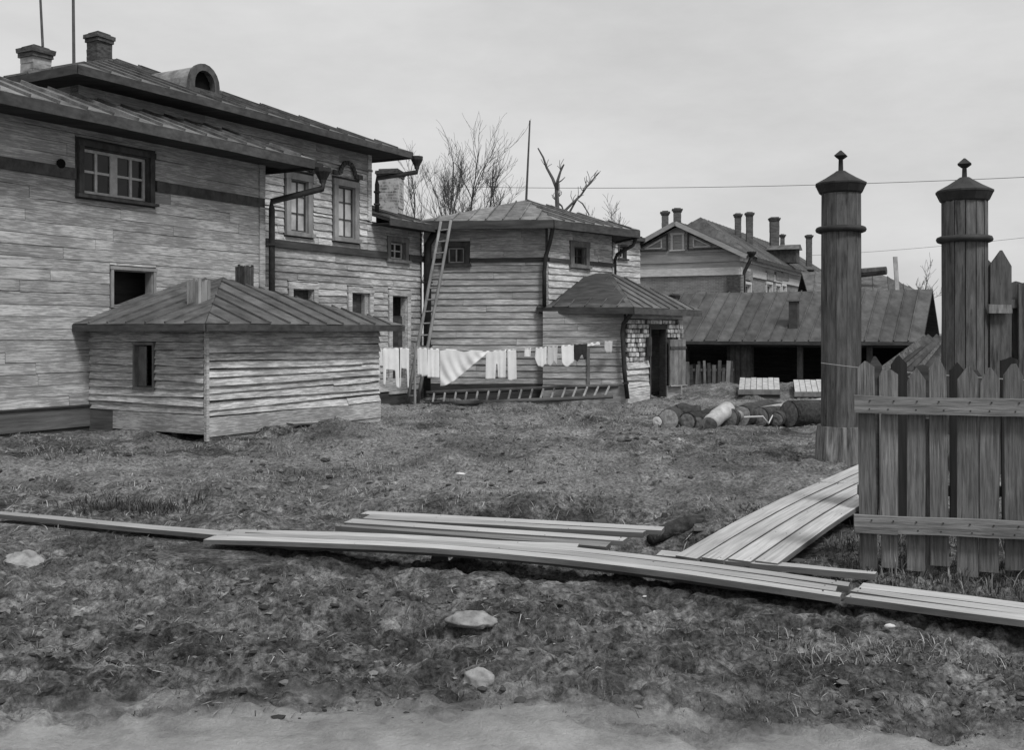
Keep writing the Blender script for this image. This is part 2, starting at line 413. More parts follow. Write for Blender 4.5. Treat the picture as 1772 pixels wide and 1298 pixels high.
r2 = ramp(N, [(0.36, 0.10), (0.64, 0.36)]); L.new(n2, r2.inputs[0])
ad = N.new('ShaderNodeAttribute'); ad.attribute_name = 'dry'
c = mixc(N, L, ad.outputs['Fac'], soil, mixc(N, L, 1.0, r2.outputs[0], r5.outputs[0], 'MULTIPLY'))
n6 = noise(N, L, tc.outputs['Object'], 0.55, 7, 0.68)
r6 = ramp(N, [(0.38, 0.58), (0.49, 0.98), (0.60, 1.22)]); L.new(n6, r6.inputs[0])
c = mixc(N, L, 1.0, c, r6.outputs[0], 'MULTIPLY')
an = N.new('ShaderNodeAttribute'); an.attribute_name = 'dark_soil'
c = mixc(N, L, an.outputs['Fac'], c, 0.022)
asn = N.new('ShaderNodeAttribute'); asn.attribute_name = 'pale_strip'
r3 = ramp(N, [(0.34, 0.36), (0.66, 0.66)]); L.new(n1, r3.inputs[0])
c = mixc(N, L, asn.outputs['Fac'], c, r3.outputs[0])
L.new(c, B.inputs['Base Color'])
n4 = noise(N, L, tc.outputs['Object'], 60, 8, 0.75)
bump(N, L, B, n4, 1.0, 0.05)
M['soil'] = m
ground = link_mesh('ground', me, m)
tag(ground, 'rutted bare soil of the yard with dry grass patches', None, None, 'structure')

# ------------------------------------------------------------------ building kit
class Wall:
    def __init__(s, bld, o, q, name='wall'):
        s.b = bld; s.o = Vector((o[0], o[1], 0)); q = Vector((q[0], q[1], 0))
        s.L = (q - s.o).length; s.t = (q - s.o).normalized()
        s.out = Vector((s.t.y, -s.t.x, 0))
        s.M = Matrix(((s.t.x, -s.out.x, 0, s.o.x - bld.location.x), (s.t.y, -s.out.y, 0, s.o.y - bld.location.y), (0, 0, 1, -bld.location.z), (0, 0, 0, 1)))
        s.name = name; s.obj = None; s.holes = []; s.cuts = []
    def s_at(s, u):
        k = (u - 886) / F
        return (k*s.o.y - s.o.x) / (s.t.x - k*s.t.y)
    def z_at(s, u, v):
        d = s.o.y + s.t.y * s.s_at(u)
        return CH - (v - H0)*d/F
    def hole(s, s0, s1, z0, z1, casing=0.0):
        s.holes.append((s0, s1, z0, z1))
        s.cuts.append((s0-casing, s1+casing, z0-casing*0.6, z1+casing))
    def back(s, z0, z1, mat, thick=0.2, a=0.0, b=None):
        b = s.L if b is None else b
        xs = sorted({a, b} | {min(max(h[i], a), b) for h in s.holes for i in (0, 1)})
        zs = sorted({z0, z1} | {min(max(h[i], z0), z1) for h in s.holes for i in (2, 3)})
        mb = MB()
        for x0, x1 in zip(xs, xs[1:]):
            run = None
            for i, (za, zb) in enumerate(zip(zs, zs[1:])):
                cx, cz = (x0+x1)/2, (za+zb)/2
                inside = any(h[0] < cx < h[1] and h[2] < cz < h[3] for h in s.holes)
                if not inside: mb.box((x0, 0.0, za), (x1, thick, zb))
        s.obj = mb.build(s.name, mat, s.b, s.M)
        return s.obj
    def boards(s, s0, s1, z0, z1, course, mat, proud=0.024, seg=(2.6, 4.8), jit=1.0, name='board'):
        z = z0
        while z < z1 - 0.03:
            zt = min(z + course*random.uniform(0.93, 1.07), z1)
            if z1 - zt < 0.05: zt = z1
            xs = [s0]; x = s0 + random.uniform(seg[0]*0.3, seg[1])
            while x < s1 - 0.5: xs.append(x); x += random.uniform(*seg)
            xs.append(s1)
            cs = [c for c in s.cuts if c[2] < zt and c[3] > z]
            for xa, xb in zip(xs, xs[1:]):
                cuts = sorted({xa, xb} | {min(max(c[i], xa), xb) for c in cs for i in (0, 1)})
                pcs = []
                for a, b in zip(cuts, cuts[1:]):
                    if b - a < 0.01: continue
                    lo, hi = z, zt
                    for c in cs:
                        if c[0] < (a+b)/2 < c[1]:
                            if c[2] <= lo and c[3] >= hi: lo = hi
                            elif c[2] <= lo: lo = max(lo, c[3])
                            else: hi = min(hi, c[2])
                    if hi - lo < 0.025: continue
                    if pcs and pcs[-1][1] == a and pcs[-1][2:] == [lo, hi]: pcs[-1][1] = b
                    else: pcs.append([a, b, lo, hi])
                for a, b, lo, hi in pcs: s.board(a, b, lo, hi, mat, proud, jit, name)
            z = zt
    def board(s, a, b, lo, hi, mat, proud, jit=1.0, name='board'):
        n = 2 if b - a < 1 else 5
        a += 0.003; b -= 0.003
        mb = MB(); y0 = -proud*random.uniform(0.8, 1.25); y1 = -0.007
        sag = random.uniform(-0.006, 0.006)*jit
        ph = random.uniform(0, 6)
        st = []
        for i in range(n+1):
            f = i/n; x = a + (b-a)*f
            dz = (sag*(f-0.5)*2 + 0.004*math.sin(ph + f*5))*jit
            dy = random.uniform(-0.004, 0.003)*jit
            st.append([(x, y0+dy, lo + dz + 0.004), (x, -0.001, lo + dz + 0.004), (x, -0.001, hi+dz*0.5), (x, y1+dy*0.5, hi + dz*0.5)])
        vs = [p for q in st for p in q]; fs = [(0, 1, 2, 3), tuple(4*n+k for k in (3, 2, 1, 0))]
        for i in range(n):
            for k in range(4):
                p, q = 4*i+k, 4*i+(k+1) % 4
                fs.append((p, p+4, q+4, q))
        mb.add(vs, fs)
        o = mb.build(name, mat, s.obj)
        return o
    def strip(s, name, s0, s1, z0, z1, y0, mat, y1=-0.001, jit=0.002, bld=True):
        """a trim board on the wall: belt course, corner board, base board"""
        mb = MB(); n = max(1, int((s1-s0)/0.9)) if s1-s0 > z1-z0 else 1
        mb.box((s0, -y0, z0), (s1, y1, z1), jit)
        return mb.build(name, mat, s.obj)
    def window(s, s0, s1, z0, z1, cas=0.1, cols=2, rows=2, mat='casing', pane='pane', sash='sash', rec=0.09, sill=True, mid=0.0, head=True, proud=0.05, name='window', label=None, bw=0.03):
        W, Hh = s1-s0, z1-z0
        mt = s.M @ Matrix.Translation((s0, 0, z0))
        mb = MB()
        mb.box((-cas, -proud, -0.01), (0, 0.0, Hh+0.0)); mb.box((W, -proud, -0.01), (W+cas, 0.0, Hh))
        mb.box((-cas-0.02, -proud-0.008, Hh), (W+cas+0.02, 0.0, Hh+cas))
        if not sill: mb.box((-cas, -proud, -cas*0.6), (W+cas, 0, -0.01))
        # the reveal
        mb.box((-0.001, 0.0, 0), (0.02, 0.16, Hh)); mb.box((W-0.02, 0.0, 0), (W+0.001, 0.16, Hh))
        mb.box((0.02, 0.0, Hh-0.02), (W-0.02, 0.16, Hh)); mb.box((0.02, 0.0, 0), (W-0.02, 0.16, 0.02))
        w = mb.build(name, M[mat], s.b, mt)
        if label: w['label'] = label
        if sill:
            MB().box((-cas-0.05, -proud-0.05, -cas*0.65), (W+cas+0.05, 0.0, -0.011)).build('sill', M[mat], w)
        if cols:
            sb = MB(); x0, x1, zz0, zz1 = 0.02, W-0.02, 0.02, Hh-0.02
            pw = (x1-x0-mid)/cols
            xs = []
            for i in range(cols+1):
                off = mid if (mid and i > cols/2) else 0
                xs.append(x0 + i*pw + off)
            sb.box((x0, rec-0.02, zz0), (x1, rec+0.02, zz0+bw)); sb.box((x0, rec-0.02, zz1-bw), (x1, rec+0.02, zz1))
            for i, x in enumerate(xs):
                a, b = x-bw/2, x+bw/2
                if i == 0: a, b = x0, x0+bw
                if i == cols: a, b = x1-bw, x1
                if mid and i == cols//2: a, b = x-bw/2, x+mid+bw/2
                sb.box((a, rec-0.024, zz0+bw), (b, rec+0.02, zz1-bw))
            rs = rows if isinstance(rows, (list, tuple)) else [k/rows for k in range(1, rows)]
            for r in rs:
                z = zz0 + (zz1-zz0)*r
                sb.box((x0+bw, rec-0.016, z-bw*0.4), (x1-bw, rec+0.012, z+bw*0.4))
            sb.build('sash', M[sash], w)
            zs = [zz0] + [zz0+(zz1-zz0)*r for r in rs] + [zz1]
            for i in range(cols):
                a = xs[i] + (mid if mid and i == cols//2 else 0)
                b = xs[i+1] - (mid if (mid and i+1 > cols/2 and i != cols//2 and i+1 <= cols//2) else 0)
                if mid and i == cols//2 - 1: b = xs[i] + pw
                for j in range(len(zs)-1):
                    t = random.uniform(-0.004, 0.004)
                    pb = MB().add([(a+0.012, rec+0.004+t, zs[j]+0.012), (b-0.012, rec+0.004-t, zs[j]+0.012), (b-0.012, rec+0.004, zs[j+1]-0.012), (a+0.012, rec+0.004, zs[j+1]-0.012),
                                   (a+0.012, rec+0.009+t, zs[j]+0.012), (b-0.012, rec+0.009-t, zs[j]+0.012), (b-0.012, rec+0.009, zs[j+1]-0.012), (a+0.012, rec+0.009, zs[j+1]-0.012)],
                                  [(0,1,2,3),(7,6,5,4),(0,4,5,1),(1,5,6,2),(2,6,7,3),(3,7,4,0)])
                    pn = pane if isinstance(pane, str) else pane[j % len(pane)]
                    pb.build('pane', M[pn], w)
        return w

def clip_poly(poly, x, keep_right):
    out = []
    for i in range(len(poly)):
        a, b = poly[i], poly[(i+1) % len(poly)]
        ina = (a[0] >= x) == keep_right or a[0] == x; inb = (b[0] >= x) == keep_right or b[0] == x
        if ina: out.append(a)
        if ina != inb and a[0] != b[0]:
            t = (x-a[0])/(b[0]-a[0]); out.append((x, a[1]+t*(b[1]-a[1])))
    return out
def make_roof(bld, faces, mat='roof', width=0.55, fascia=0.14, seam=0.035, deck=0.06, fmat='fascia', pname='roof_panel', name='roof'):
    """faces: (points counter-clockwise from outside, first two are the eave from left to right, panels?, fascia?)"""
    loc = bld.location
    deckmb = MB(); jobs = []
    for fc in faces:
        pts = [Vector(p) for p in fc[0]]; panels = fc[1] if len(fc) > 1 else True; fas = fc[2] if len(fc) > 2 else True
        n = (pts[1]-pts[0]).cross(pts[2]-pts[0]).normalized()
        if n.z < 0: n = -n
        deckmb.prism([p - loc - n*0.003 for p in pts], -n*deck)
        jobs.append((pts, n, panels, fas))
    roof = deckmb.build(name, M['darkwood'], bld)
    for pts, n, panels, fas in jobs:
        ex = (pts[1]-pts[0]).normalized(); ey = n.cross(ex)
        if ey.z < 0: ey = -ey
        o = pts[0]
        p2 = [((p-o).dot(ex), (p-o).dot(ey)) for p in pts]
        if panels:
            x0, x1 = min(p[0] for p in p2), max(p[0] for p in p2)
            k = max(1, round((x1-x0)/width)); wd = (x1-x0)/k
            for i in range(k):
                a, b = x0+i*wd+0.004, x0+(i+1)*wd-0.004
                q = clip_poly(clip_poly(p2, a, True), b, False)
                if len(q) < 3: continue
                mb = MB(); lift = random.uniform(0.004, 0.012); slope = random.uniform(-0.006, 0.006)
                ov = random.uniform(0.0, 0.035)
                fl = [o + ex*x + ey*(y - (ov if y < 1e-4 else 0)) + n*(lift + slope*(x-a)/wd) - loc for x, y in q]
                # irregular eave edge
                mb.prism(fl, n*0.012)
                ys = [y for x, y in clip_poly(clip_poly(p2, a-1e-4, True), a+0.03, False)]
                if seam and ys and max(ys)-min(ys) > 0.1:
                    c = [o + ex*x + ey*y - loc for x, y in ((a, min(ys)), (a+0.028, min(ys)), (a+0.028, max(ys)), (a, max(ys)))]
                    mb.prism([p + n*(0.012+lift) for p in c], n*seam)
                mb.build(pname, M[mat], roof)
        if fas and fascia:
            a, b = pts[0]-loc, pts[1]-loc
            outw = Vector((-ey.x, -ey.y, 0)).normalized()
            mb = MB(); ns = max(2, int((b-a).length/0.8))
            q = [a + outw*0.004, b + outw*0.004, b + outw*0.004 - Vector((0,0,fascia)), a + outw*0.004 - Vector((0,0,fascia))]
            qs = []
            for i_ in range(ns+1):
                f_ = i_/ns; top = a.lerp(b, f_) + outw*0.004; dj = random.uniform(-0.006, 0.006) if 0 < i_ < ns else 0.0
                qs.append([top + Vector((0, 0, dj)), top + outw*0.03 + Vector((0, 0, dj)), top + outw*0.03 + Vector((0, 0, dj-fascia)), top + Vector((0, 0, dj-fascia))])
            fs_ = [(0, 1, 2, 3), tuple(4*ns+i_ for i_ in (3, 2, 1, 0))]
            for i_ in range(ns):
                for j_ in range(4):
                    p_, r_ = 4*i_+j_, 4*i_+(j_+1) % 4; fs_.append((p_, p_+4, r_+4, r_))
            mb.add([v_ for c_ in qs for v_ in c_], fs_)
            mb.build('fascia', M[fmat], roof)
    return roof
def downspout(bld, pts, r=0.055, funnel=True, brackets=0):
    loc = bld.location
    pts = [Vector(p) - loc for p in pts]
    o = MB().tube(pts, r, 10).build('downspout', M['iron'], bld, None, True)
    if funnel:
        MB().lathe(pts[0] - Vector((0,0,0.02)), [(r*1.05, 0), (r*1.2, 0.06), (r*2.6, 0.22), (r*2.7, 0.30), (r*2.3, 0.30), (r*1.2, 0.1)], 10).build('funnel', M['iron'], o)
    for k in range(brackets):
        a, b = pts[-2], pts[-1]
        p = a + (b-a)*((k+0.6)/(brackets+0.3))
        MB().box((p.x-r*1.3, p.y-r*1.3, p.z-0.02), (p.x+r*1.3, p.y+r*1.3, p.z+0.02)).build('bracket', M['iron'], o)
    return o
def chimney(bld, c, w, z0, z1, mat='sootbrick', cap=0.06, rot=29.4, band=True, stone=False):
    """a brick stack with a corbelled head, part of its building"""
    mt = Matrix.Translation(Vector((c[0], c[1], 0)) - bld.location) @ Matrix.Rotation(R(-rot), 4, 'Z')
    mb = MB(); h = w/2
    n = 6
    zs = [z0 + (z1-0.22-z0)*i/n for i in range(n+1)]
    for a, b in zip(zs, zs[1:]):
        j = random.uniform(-0.008, 0.008)
        mb.box((-h+j, -h-j, a), (h-j, h+j, b), 0.006)
    ch = mb.build('chimney', M[mat], bld, mt)
    hb = MB()
    hb.box((-h-cap*0.5, -h-cap*0.5, z1-0.22), (h+cap*0.5, h+cap*0.5, z1-0.14), 0.008)
    hb.box((-h-cap, -h-cap, z1-0.14), (h+cap, h+cap, z1-0.05), 0.008)
    hb.box((-h+0.02, -h+0.02, z1-0.05), (h-0.02, h-0.02, z1), 0.008)
    hb.build('chimney_head', M['sootbrick'], ch)
    if band:
        MB().box((-h-0.03, -h-0.03, z0+0.02), (h+0.03, h+0.03, z0+0.14), 0.006).build('chimney_base', M[mat], ch)
    return ch

E1 = Vector((0.4908, 0.8713, 0)); E2 = Vector((0.8713, -0.4908, 0))
def V3(p, z): return Vector((p[0], p[1], z))

# ================================================================== house wing on the left (two low storeys, painted boards)
AC = Vector((-4.93, 20.6, 0))                       # its right corner
AL = 9.6
A = empty('house_wing', AC - E1*AL, 'low wing of the boarded timber house with square four-column window under the dark eaves', 'house')
wa = Wall(A, AC - E1*AL, AC)
def wpx(w, u0, u1, v0, v1):
    s0, s1 = w.s_at(u0), w.s_at(u1); um = (u0+u1)/2
    return s0, s1, w.z_at(um, v1), w.z_at(um, v0)
a_up = wpx(wa, 142, 257, 263, 343)
a_lo = wpx(wa, 195, 264, 468, 530)
wa.hole(*a_up, casing=0.14); wa.hole(*a_lo, casing=0.07)
za_top = 5.12
wa.back(0.0, za_top, M['under'])
zb = wa.z_at(230, 320)
belt0, belt1 = 4.22, 4.40
wa.cuts.append((0, AL, belt0, belt1))
sv0 = 0.0
wa.boards(sv0, AL-0.13, 0.55, belt0, 0.185, M['siding'], seg=(2.4, 4.6), proud=0.013)
wa.boards(sv0, AL-0.13, belt1, za_top, 0.19, M['siding_grey'], seg=(3.0, 6.0), proud=0.013)
for a, b in ((sv0, a_up[0]-0.15), (a_up[1]+0.15, AL)):
    wa.strip('belt_course', a, b, belt0, belt1, 0.05, M['casing_dark'])
wa.strip('corner_board', AL-0.13, AL+0.02, 0.55, belt0, 0.045, M['siding'])
wa.strip('corner_board', AL-0.13, AL+0.02, belt1, za_top, 0.045, M['siding_grey'])
wa.strip('base_board', sv0, AL, 0.22, 0.545, 0.03, M['base_dark'], jit=0.01)
wa.strip('water_table', sv0, AL, 0.548, 0.575, 0.06, M['darkwood'])
wa.window(*a_up, cas=0.095, cols=4, rows=2, mat='casing_dark', sash='sash', mid=0.10, proud=0.06, bw=0.05)
wa.window(*a_lo, cas=0.055, cols=0, mat='casing_mid', sill=False, proud=0.035, name='opening')
MB().lathe((0, 0, 0), [(0.05, 0), (0.075, 0.01), (0.075, 0.035), (0.05, 0.04)], 14).build('vent_hole', M['dark'], A, wa.M @ Matrix.Translation((wa.s_at(102), -0.03, wa.z_at(102, 283))) @ Matrix.Rotation(R(90), 4, 'X'))
w2 = Wall(A, AC, AC - E2*0.8); w2.back(0, za_top, M['siding'])
w3 = Wall(A, AC - E1*AL - E2*0.8, AC - E1*AL); w3.back(0, za_top, M['siding'])
w4 = Wall(A, AC - E2*0.8, AC - E1*AL - E2*0.8); w4.back(0, za_top, M['under'])
ze = 5.17
er, el = AC + E1*0.62 + E2*0.82, AC - E1*(AL+0.6) + E2*0.82
rr, rl = AC - E1*0.35 - E2*0.77, AC - E1*(AL-0.3) - E2*0.77
zr = ze + 0.60
make_roof(A, [([V3(el, ze), V3(er, ze), V3(rr, zr), V3(rl, zr)],),
              ([V3(er, ze), V3(AC + E1*0.62 - E2*0.80, ze), V3(rr, zr)],),
              ([V3(AC - E1*(AL+0.6) - E2*0.8, ze), V3(el, ze), V3(rl, zr)], False)], 'roof_pale', 0.5, 0.17, 0.045)
# boarded soffit
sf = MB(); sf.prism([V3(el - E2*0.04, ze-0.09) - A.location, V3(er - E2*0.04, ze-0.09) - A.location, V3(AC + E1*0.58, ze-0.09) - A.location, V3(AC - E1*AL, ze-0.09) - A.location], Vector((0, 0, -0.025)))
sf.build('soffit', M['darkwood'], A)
dA = 20.7
pf = AC + E1*0.70 + E2*0.93
downspout(A, [V3(pf, ze-0.42), V3(pf, ze-0.55), V3(AC + E1*0.12 + E2*0.12, 4.35), V3(AC + E1*0.12 + E2*0.12, 4.2), V3(AC + E1*0.12 + E2*0.12, 0.3)], 0.062, True, 3)
MB().bar(V3(er, ze-0.08) - A.location, V3(pf, ze-0.12) - A.location, 0.16, 0.1).build('gutter', M['iron'], A)

# ================================================================== main timber house (tall block with hipped roof, lower section at right)
BR = Vector((-2.33, 26.9, 0))                       # concave corner with the polygonal house
BLW = 10.41; UPL = 8.2
BO = BR - E1*BLW
Bd = empty('timber_house', BO, 'tall boarded timber house with hipped roof, round-arched dormer and moulded window heads', 'house')
wb = Wall(Bd, BO, BR)
b_u1 = wpx(wb, 501, 531, 312, 402); b_u2 = wpx(wb, 583, 612, 323, 412)
b_c = wpx(wb, 674, 700, 419, 449)
b_l1 = wpx(wb, 505, 541, 500, 548); b_l2 = wpx(wb, 607, 638, 507, 565); b_l3 = wpx(wb, 677, 703, 512, 600)
b_l3 = (b_l3[0], b_l3[1], 0.3, b_l3[3])
z_b = 6.02
for h, c in ((b_u1, 0.2), (b_u2, 0.2), (b_c, 0.13), (b_l1, 0.16), (b_l2, 0.16), (b_l3, 0.16)): wb.hole(*h, casing=c)
wb.back(0, 4.42, M['under'])
upper = Wall(Bd, BO, BO + E1*UPL, 'upper_wall')
upper.holes = list(wb.holes); upper.back(4.421, z_b, M['under'])
bb0, bb1 = wb.z_at(600, 440), wb.z_at(600, 430)
bb0, bb1 = 3.56, 3.72
wb.cuts.append((0, 20, bb0, bb1))
sB = wb.s_at(440)
wb.boards(sB, BLW-0.1, 0.62, bb0, 0.155, M['siding'], seg=(1.8, 3.6), proud=0.03)
wb.boards(sB, UPL-0.12, bb1, 4.42, 0.155, M['siding_pale'], seg=(1.8, 3.6), proud=0.03)
wb.boards(UPL-0.12, BLW-0.1, bb1, 4.40, 0.155, M['siding'], seg=(1.8, 3.6), proud=0.03)
upper.cuts = list(wb.cuts)
upper.boards(sB, UPL-0.12, 4.43, 5.62, 0.155, M['siding_pale'], seg=(1.8, 3.6), proud=0.03)
upper.boards(0.0, UPL-0.12, 5.62, z_b, 0.2, M['siding_grey'], seg=(1.8, 3.6), proud=0.02)
upper.strip('corner_board', UPL-0.12, UPL+0.02, 4.43, z_b, 0.05, M['siding_pale'])
upper.strip('frieze', sB, UPL+0.03, 5.60, 5.65, 0.07, M['siding_grey'])
for a, b in ((sB, b_c[0]-0.14), (b_c[1]+0.14, BLW)):
    wb.strip('belt_course', a, b, bb0, bb1, 0.07, M['darkwood'])
wb.strip('base_board', sB, BLW, 0.30, 0.60, 0.05, M['siding_grey'], jit=0.008)
wb.strip('foundation', sB, BLW, -0.15, 0.29, 0.02, M['darkwood'], jit=0.008)
def moulded_head(w, s0, s1, z):
    """the arched window head carved above an upper window"""
    a, b = s0-0.24, s1+0.24; m_ = (a+b)/2; rr_ = (b-a)*0.24
    pts = [(a, z), (m_-rr_*1.35, z)]
    for k in range(9):
        t = math.pi - math.pi*k/8
        pts.append((m_ + rr_*math.cos(t), z + 0.02 + rr_*1.0*math.sin(t)))
    pts += [(m_+rr_*1.35, z), (b, z)]
    mb = MB()
    for p, q in zip(pts, pts[1:]): mb.bar((p[0], -0.09, p[1]), (q[0], -0.07, q[1]), 0.10, 0.04, (0, 1, 0))
    return mb
for h, zt in ((b_u1, wb.z_at(518, 292)), (b_u2, wb.z_at(598, 303))):
    w_ = wb.window(*h, cas=0.145, cols=2, rows=[0.36, 0.70], mat='casing_mid', pane='pane_curtain', sash='casing_dark', proud=0.055, bw=0.03, rec=0.045)
    o_ = moulded_head(wb, 0, h[1]-h[0], zt - h[2]).build('window_head', M['casing_dark'], w_)
wb.window(*b_c, cas=0.12, cols=2, rows=2, mat='casing', pane='pane', sash='sash', proud=0.05, bw=0.035)
wb.window(*b_l1, cas=0.14, cols=0, mat='siding_pale', sill=False, proud=0.05, name='window')
wb.window(*b_l2, cas=0.14, cols=0, mat='siding_pale', sill=False, proud=0.05, name='window')
wb.window(*b_l3, cas=0.14, cols=0, mat='siding_pale', sill=False, proud=0.05, name='door_frame')
for h in (b_l1, b_l2):
    sh = MB(); n = 4
    for k in range(n):
        wd = (h[1]-h[0]-0.06)/n
        MB().box((h[0]+0.03+k*wd+0.004, 0.10, h[2]+0.02), (h[0]+0.03+(k+1)*wd-0.004, 0.13, h[3]-0.03), 0.003).build('shutter_board', M['darkwood'], wb.obj)
dr = MB().box((0.02, 0.12, 0.02), (b_l3[1]-b_l3[0]-0.02, 0.15, b_l3[3]-b_l3[2]-0.5)).build('door', M['darkwood'], Bd, wb.M @ Matrix.Translation((b_l3[0], 0, b_l3[2])))
for k in range(3):
    wd = (b_l3[1]-b_l3[0]-0.06)/3
    MB().box((0.03+k*wd+0.006, 0.095, 0.05), (0.03+(k+1)*wd-0.006, 0.119, b_l3[3]-b_l3[2]-0.55)).build('panel', M['darkwood'], dr)
for w_, (a, b, h_) in (('wall', (BO + E1*UPL, BO + E1*UPL - E2*8.2, z_b)), ('wall', (BO - E2*8.2, BO, z_b)), ('wall', (BO + E1*UPL - E2*8.2, BO - E2*8.2, z_b))):
    ww = Wall(Bd, a, b); ww.back(0 if a != BO + E1*UPL else 0, h_, M['siding_grey'])
Wall(Bd, BR - E2*3.1, BO + E1*UPL - E2*3.1).back(0, 5.3, M['siding_grey']); Wall(Bd, BR, BR - E2*3.1).back(0, 4.4, M['siding_grey'])
# tall hipped roof
zeB = 6.10; oh = 0.75
c_fl = BO - E1*0.6 + E2*oh; c_fr = BO + E1*(UPL+0.7) + E2*oh
dep = 9.4
c_br = c_fr - E2*dep; c_bl = c_fl - E2*dep
pk = (c_fl + c_fr)*0.5 - E2*dep*0.5; zpk = 7.86
roofB = make_roof(Bd, [([V3(c_fl, zeB), V3(c_fr, zeB), V3(pk, zpk)],), ([V3(c_fr, zeB), V3(c_br, zeB), V3(pk, zpk)],),
              ([V3(c_br, zeB), V3(c_bl, zeB), V3(pk, zpk)],), ([V3(c_bl, zeB), V3(c_fl, zeB), V3(pk, zpk)],)], 'roof', 0.62, 0.14, 0.035)
sb_ = MB()
for p, q, a_, b_ in ((c_fl, c_fr, BO + E1*UPL, BO), (c_fr, c_br, BO + E1*UPL - E2*8.2, BO + E1*UPL), (c_bl, c_fl, BO, BO - E2*8.2)):
    pass
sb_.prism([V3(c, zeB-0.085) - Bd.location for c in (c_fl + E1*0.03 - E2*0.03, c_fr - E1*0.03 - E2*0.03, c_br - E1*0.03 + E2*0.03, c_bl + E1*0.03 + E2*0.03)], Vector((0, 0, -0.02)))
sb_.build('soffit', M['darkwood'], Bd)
# dormer
def slope_z(p):                                      # height of the front slope at a plan point
    q = (c_fr - Vector((p[0], p[1], 0))).dot(E2); return zeB + q*(zpk-zeB)/(dep*0.5)
q0 = 1.25; kk = (352-886)/F
base = c_fr - E2*q0; t_ = (kk*base.y - base.x)/(-E1.x + kk*E1.y); dpos = base - E1*t_
zd = slope_z(dpos)
def arch(rad, zoff, n=10):
    return [(rad*math.cos(math.pi - math.pi*k/n), zoff + rad*math.sin(math.pi - math.pi*k/n)*1.05) for k in range(n+1)]
dmt = Matrix(((E1.x, -E2.x, 0, dpos.x - Bd.location.x), (E1.y, -E2.y, 0, dpos.y - Bd.location.y), (0, 0, 1, zd), (0, 0, 0, 1)))
mb = MB(); n_ = 10
o1 = [(-0.36, -0.2)] + arch(0.36, 0.18) + [(0.36, -0.2)]; i1 = [(-0.29, -0.2)] + arch(0.29, 0.18) + [(0.29, -0.2)]
for y0_, y1_ in ((0.0, 2.3),):
    k = len(o1); vs = [(x, y0_, z) for x, z in o1] + [(x, y1_, z) for x, z in o1] + [(x, y0_, z) for x, z in i1] + [(x, y1_, z) for x, z in i1]
    fs = []
    for i in range(k-1):
        fs += [(i, i+1, k+i+1, k+i), (2*k+i, 3*k+i, 3*k+i+1, 2*k+i+1), (i, 2*k+i, 2*k+i+1, i+1)]
    mb.add(vs, fs)
dorm = mb.build('dormer', M['roof_pale'], Bd, dmt, False)
mb = MB()
ao, ai = arch(0.40, 0.18), arch(0.27, 0.18)
ao = [(-0.40, -0.02)] + ao + [(0.40, -0.02)]; ai = [(-0.27, 0.08)] + ai + [(0.27, 0.08)]
k = len(ao); vs = [(x, -0.05, z) for x, z in ao] + [(x, -0.05, z) for x, z in ai] + [(x, 0.03, z) for x, z in ao] + [(x, 0.03, z) for x, z in ai]; fs = []
for i in range(k-1):
    fs += [(i, i+1, k+i+1, k+i), (i, 2*k+i, 2*k+i+1, i+1), (k+i, k+i+1, 3*k+i+1, 3*k+i)]
fs += [(0, k, 2*k-1, k-1)]
mb.add(vs, fs); mb.box((-0.44, -0.07, -0.1), (0.44, 0.02, 0.05)); mb.build('arch_frame', M['casing_dark'], dorm)
MB().prism([Vector((x, 0.10, z)) for x, z in ai], Vector((0, 0.02, 0))).build('dormer_back', M['dark'], dorm)
# chimneys of the main block
p1 = P(62, 0, 20.5); chimney(Bd, (p1.x, p1.y), 0.40, 6.4, CH + (H0-82)*20.5/F, 'plaster', 0.06)
p2 = P(172, 0, 23.5); chimney(Bd, (p2.x, p2.y), 0.38, 7.3, CH + (H0-58)*23.5/F, 'sootbrick', 0.055)
# roof of the lower right section
zeC = 4.46
cA, cB = BO + E1*(UPL+0.03) + E2*0.55, BR + E1*0.25 + E2*0.55
make_roof(Bd, [([V3(cA, zeC), V3(cB, zeC), V3(cB - E2*3.2, zeC+0.95), V3(cA - E2*3.2, zeC+0.95)],)], 'roof', 0.5, 0.16, 0.03, name='low_roof')
MB().prism([V3(cA - E2*0.03, zeC-0.1) - Bd.location, V3(cB - E2*0.03, zeC-0.1) - Bd.location, V3(BR, zeC-0.1) - Bd.location, V3(BO + E1*(UPL+0.03), zeC-0.1) - Bd.location], Vector((0, 0, -0.02))).build('soffit', M['darkwood'], Bd)
pc = P(676, 0, 27.3); chimney(Bd, (pc.x, pc.y), 0.55, 4.6, CH + (H0-294)*27.3/F, 'washedbrick', 0.05, 10)
pg = c_fr + E2*0.08 + E1*0.08
bc = BO + E1*(UPL+0.10) + E2*0.14
downspout(Bd, [V3(pg, zeB-0.36), V3(pg, zeB-0.46), V3(bc, 5.45), V3(bc, 5.3), V3(bc, 4.62)], 0.055, True, 2)
downspout(Bd, [V3(BR + E1*0.02 + E2*0.42, zeC-0.12), V3(BR + E2*0.22 - E1*0.05, zeC-0.45), V3(BR + E2*0.20 - E1*0.06, 0.25)], 0.095, False, 2)

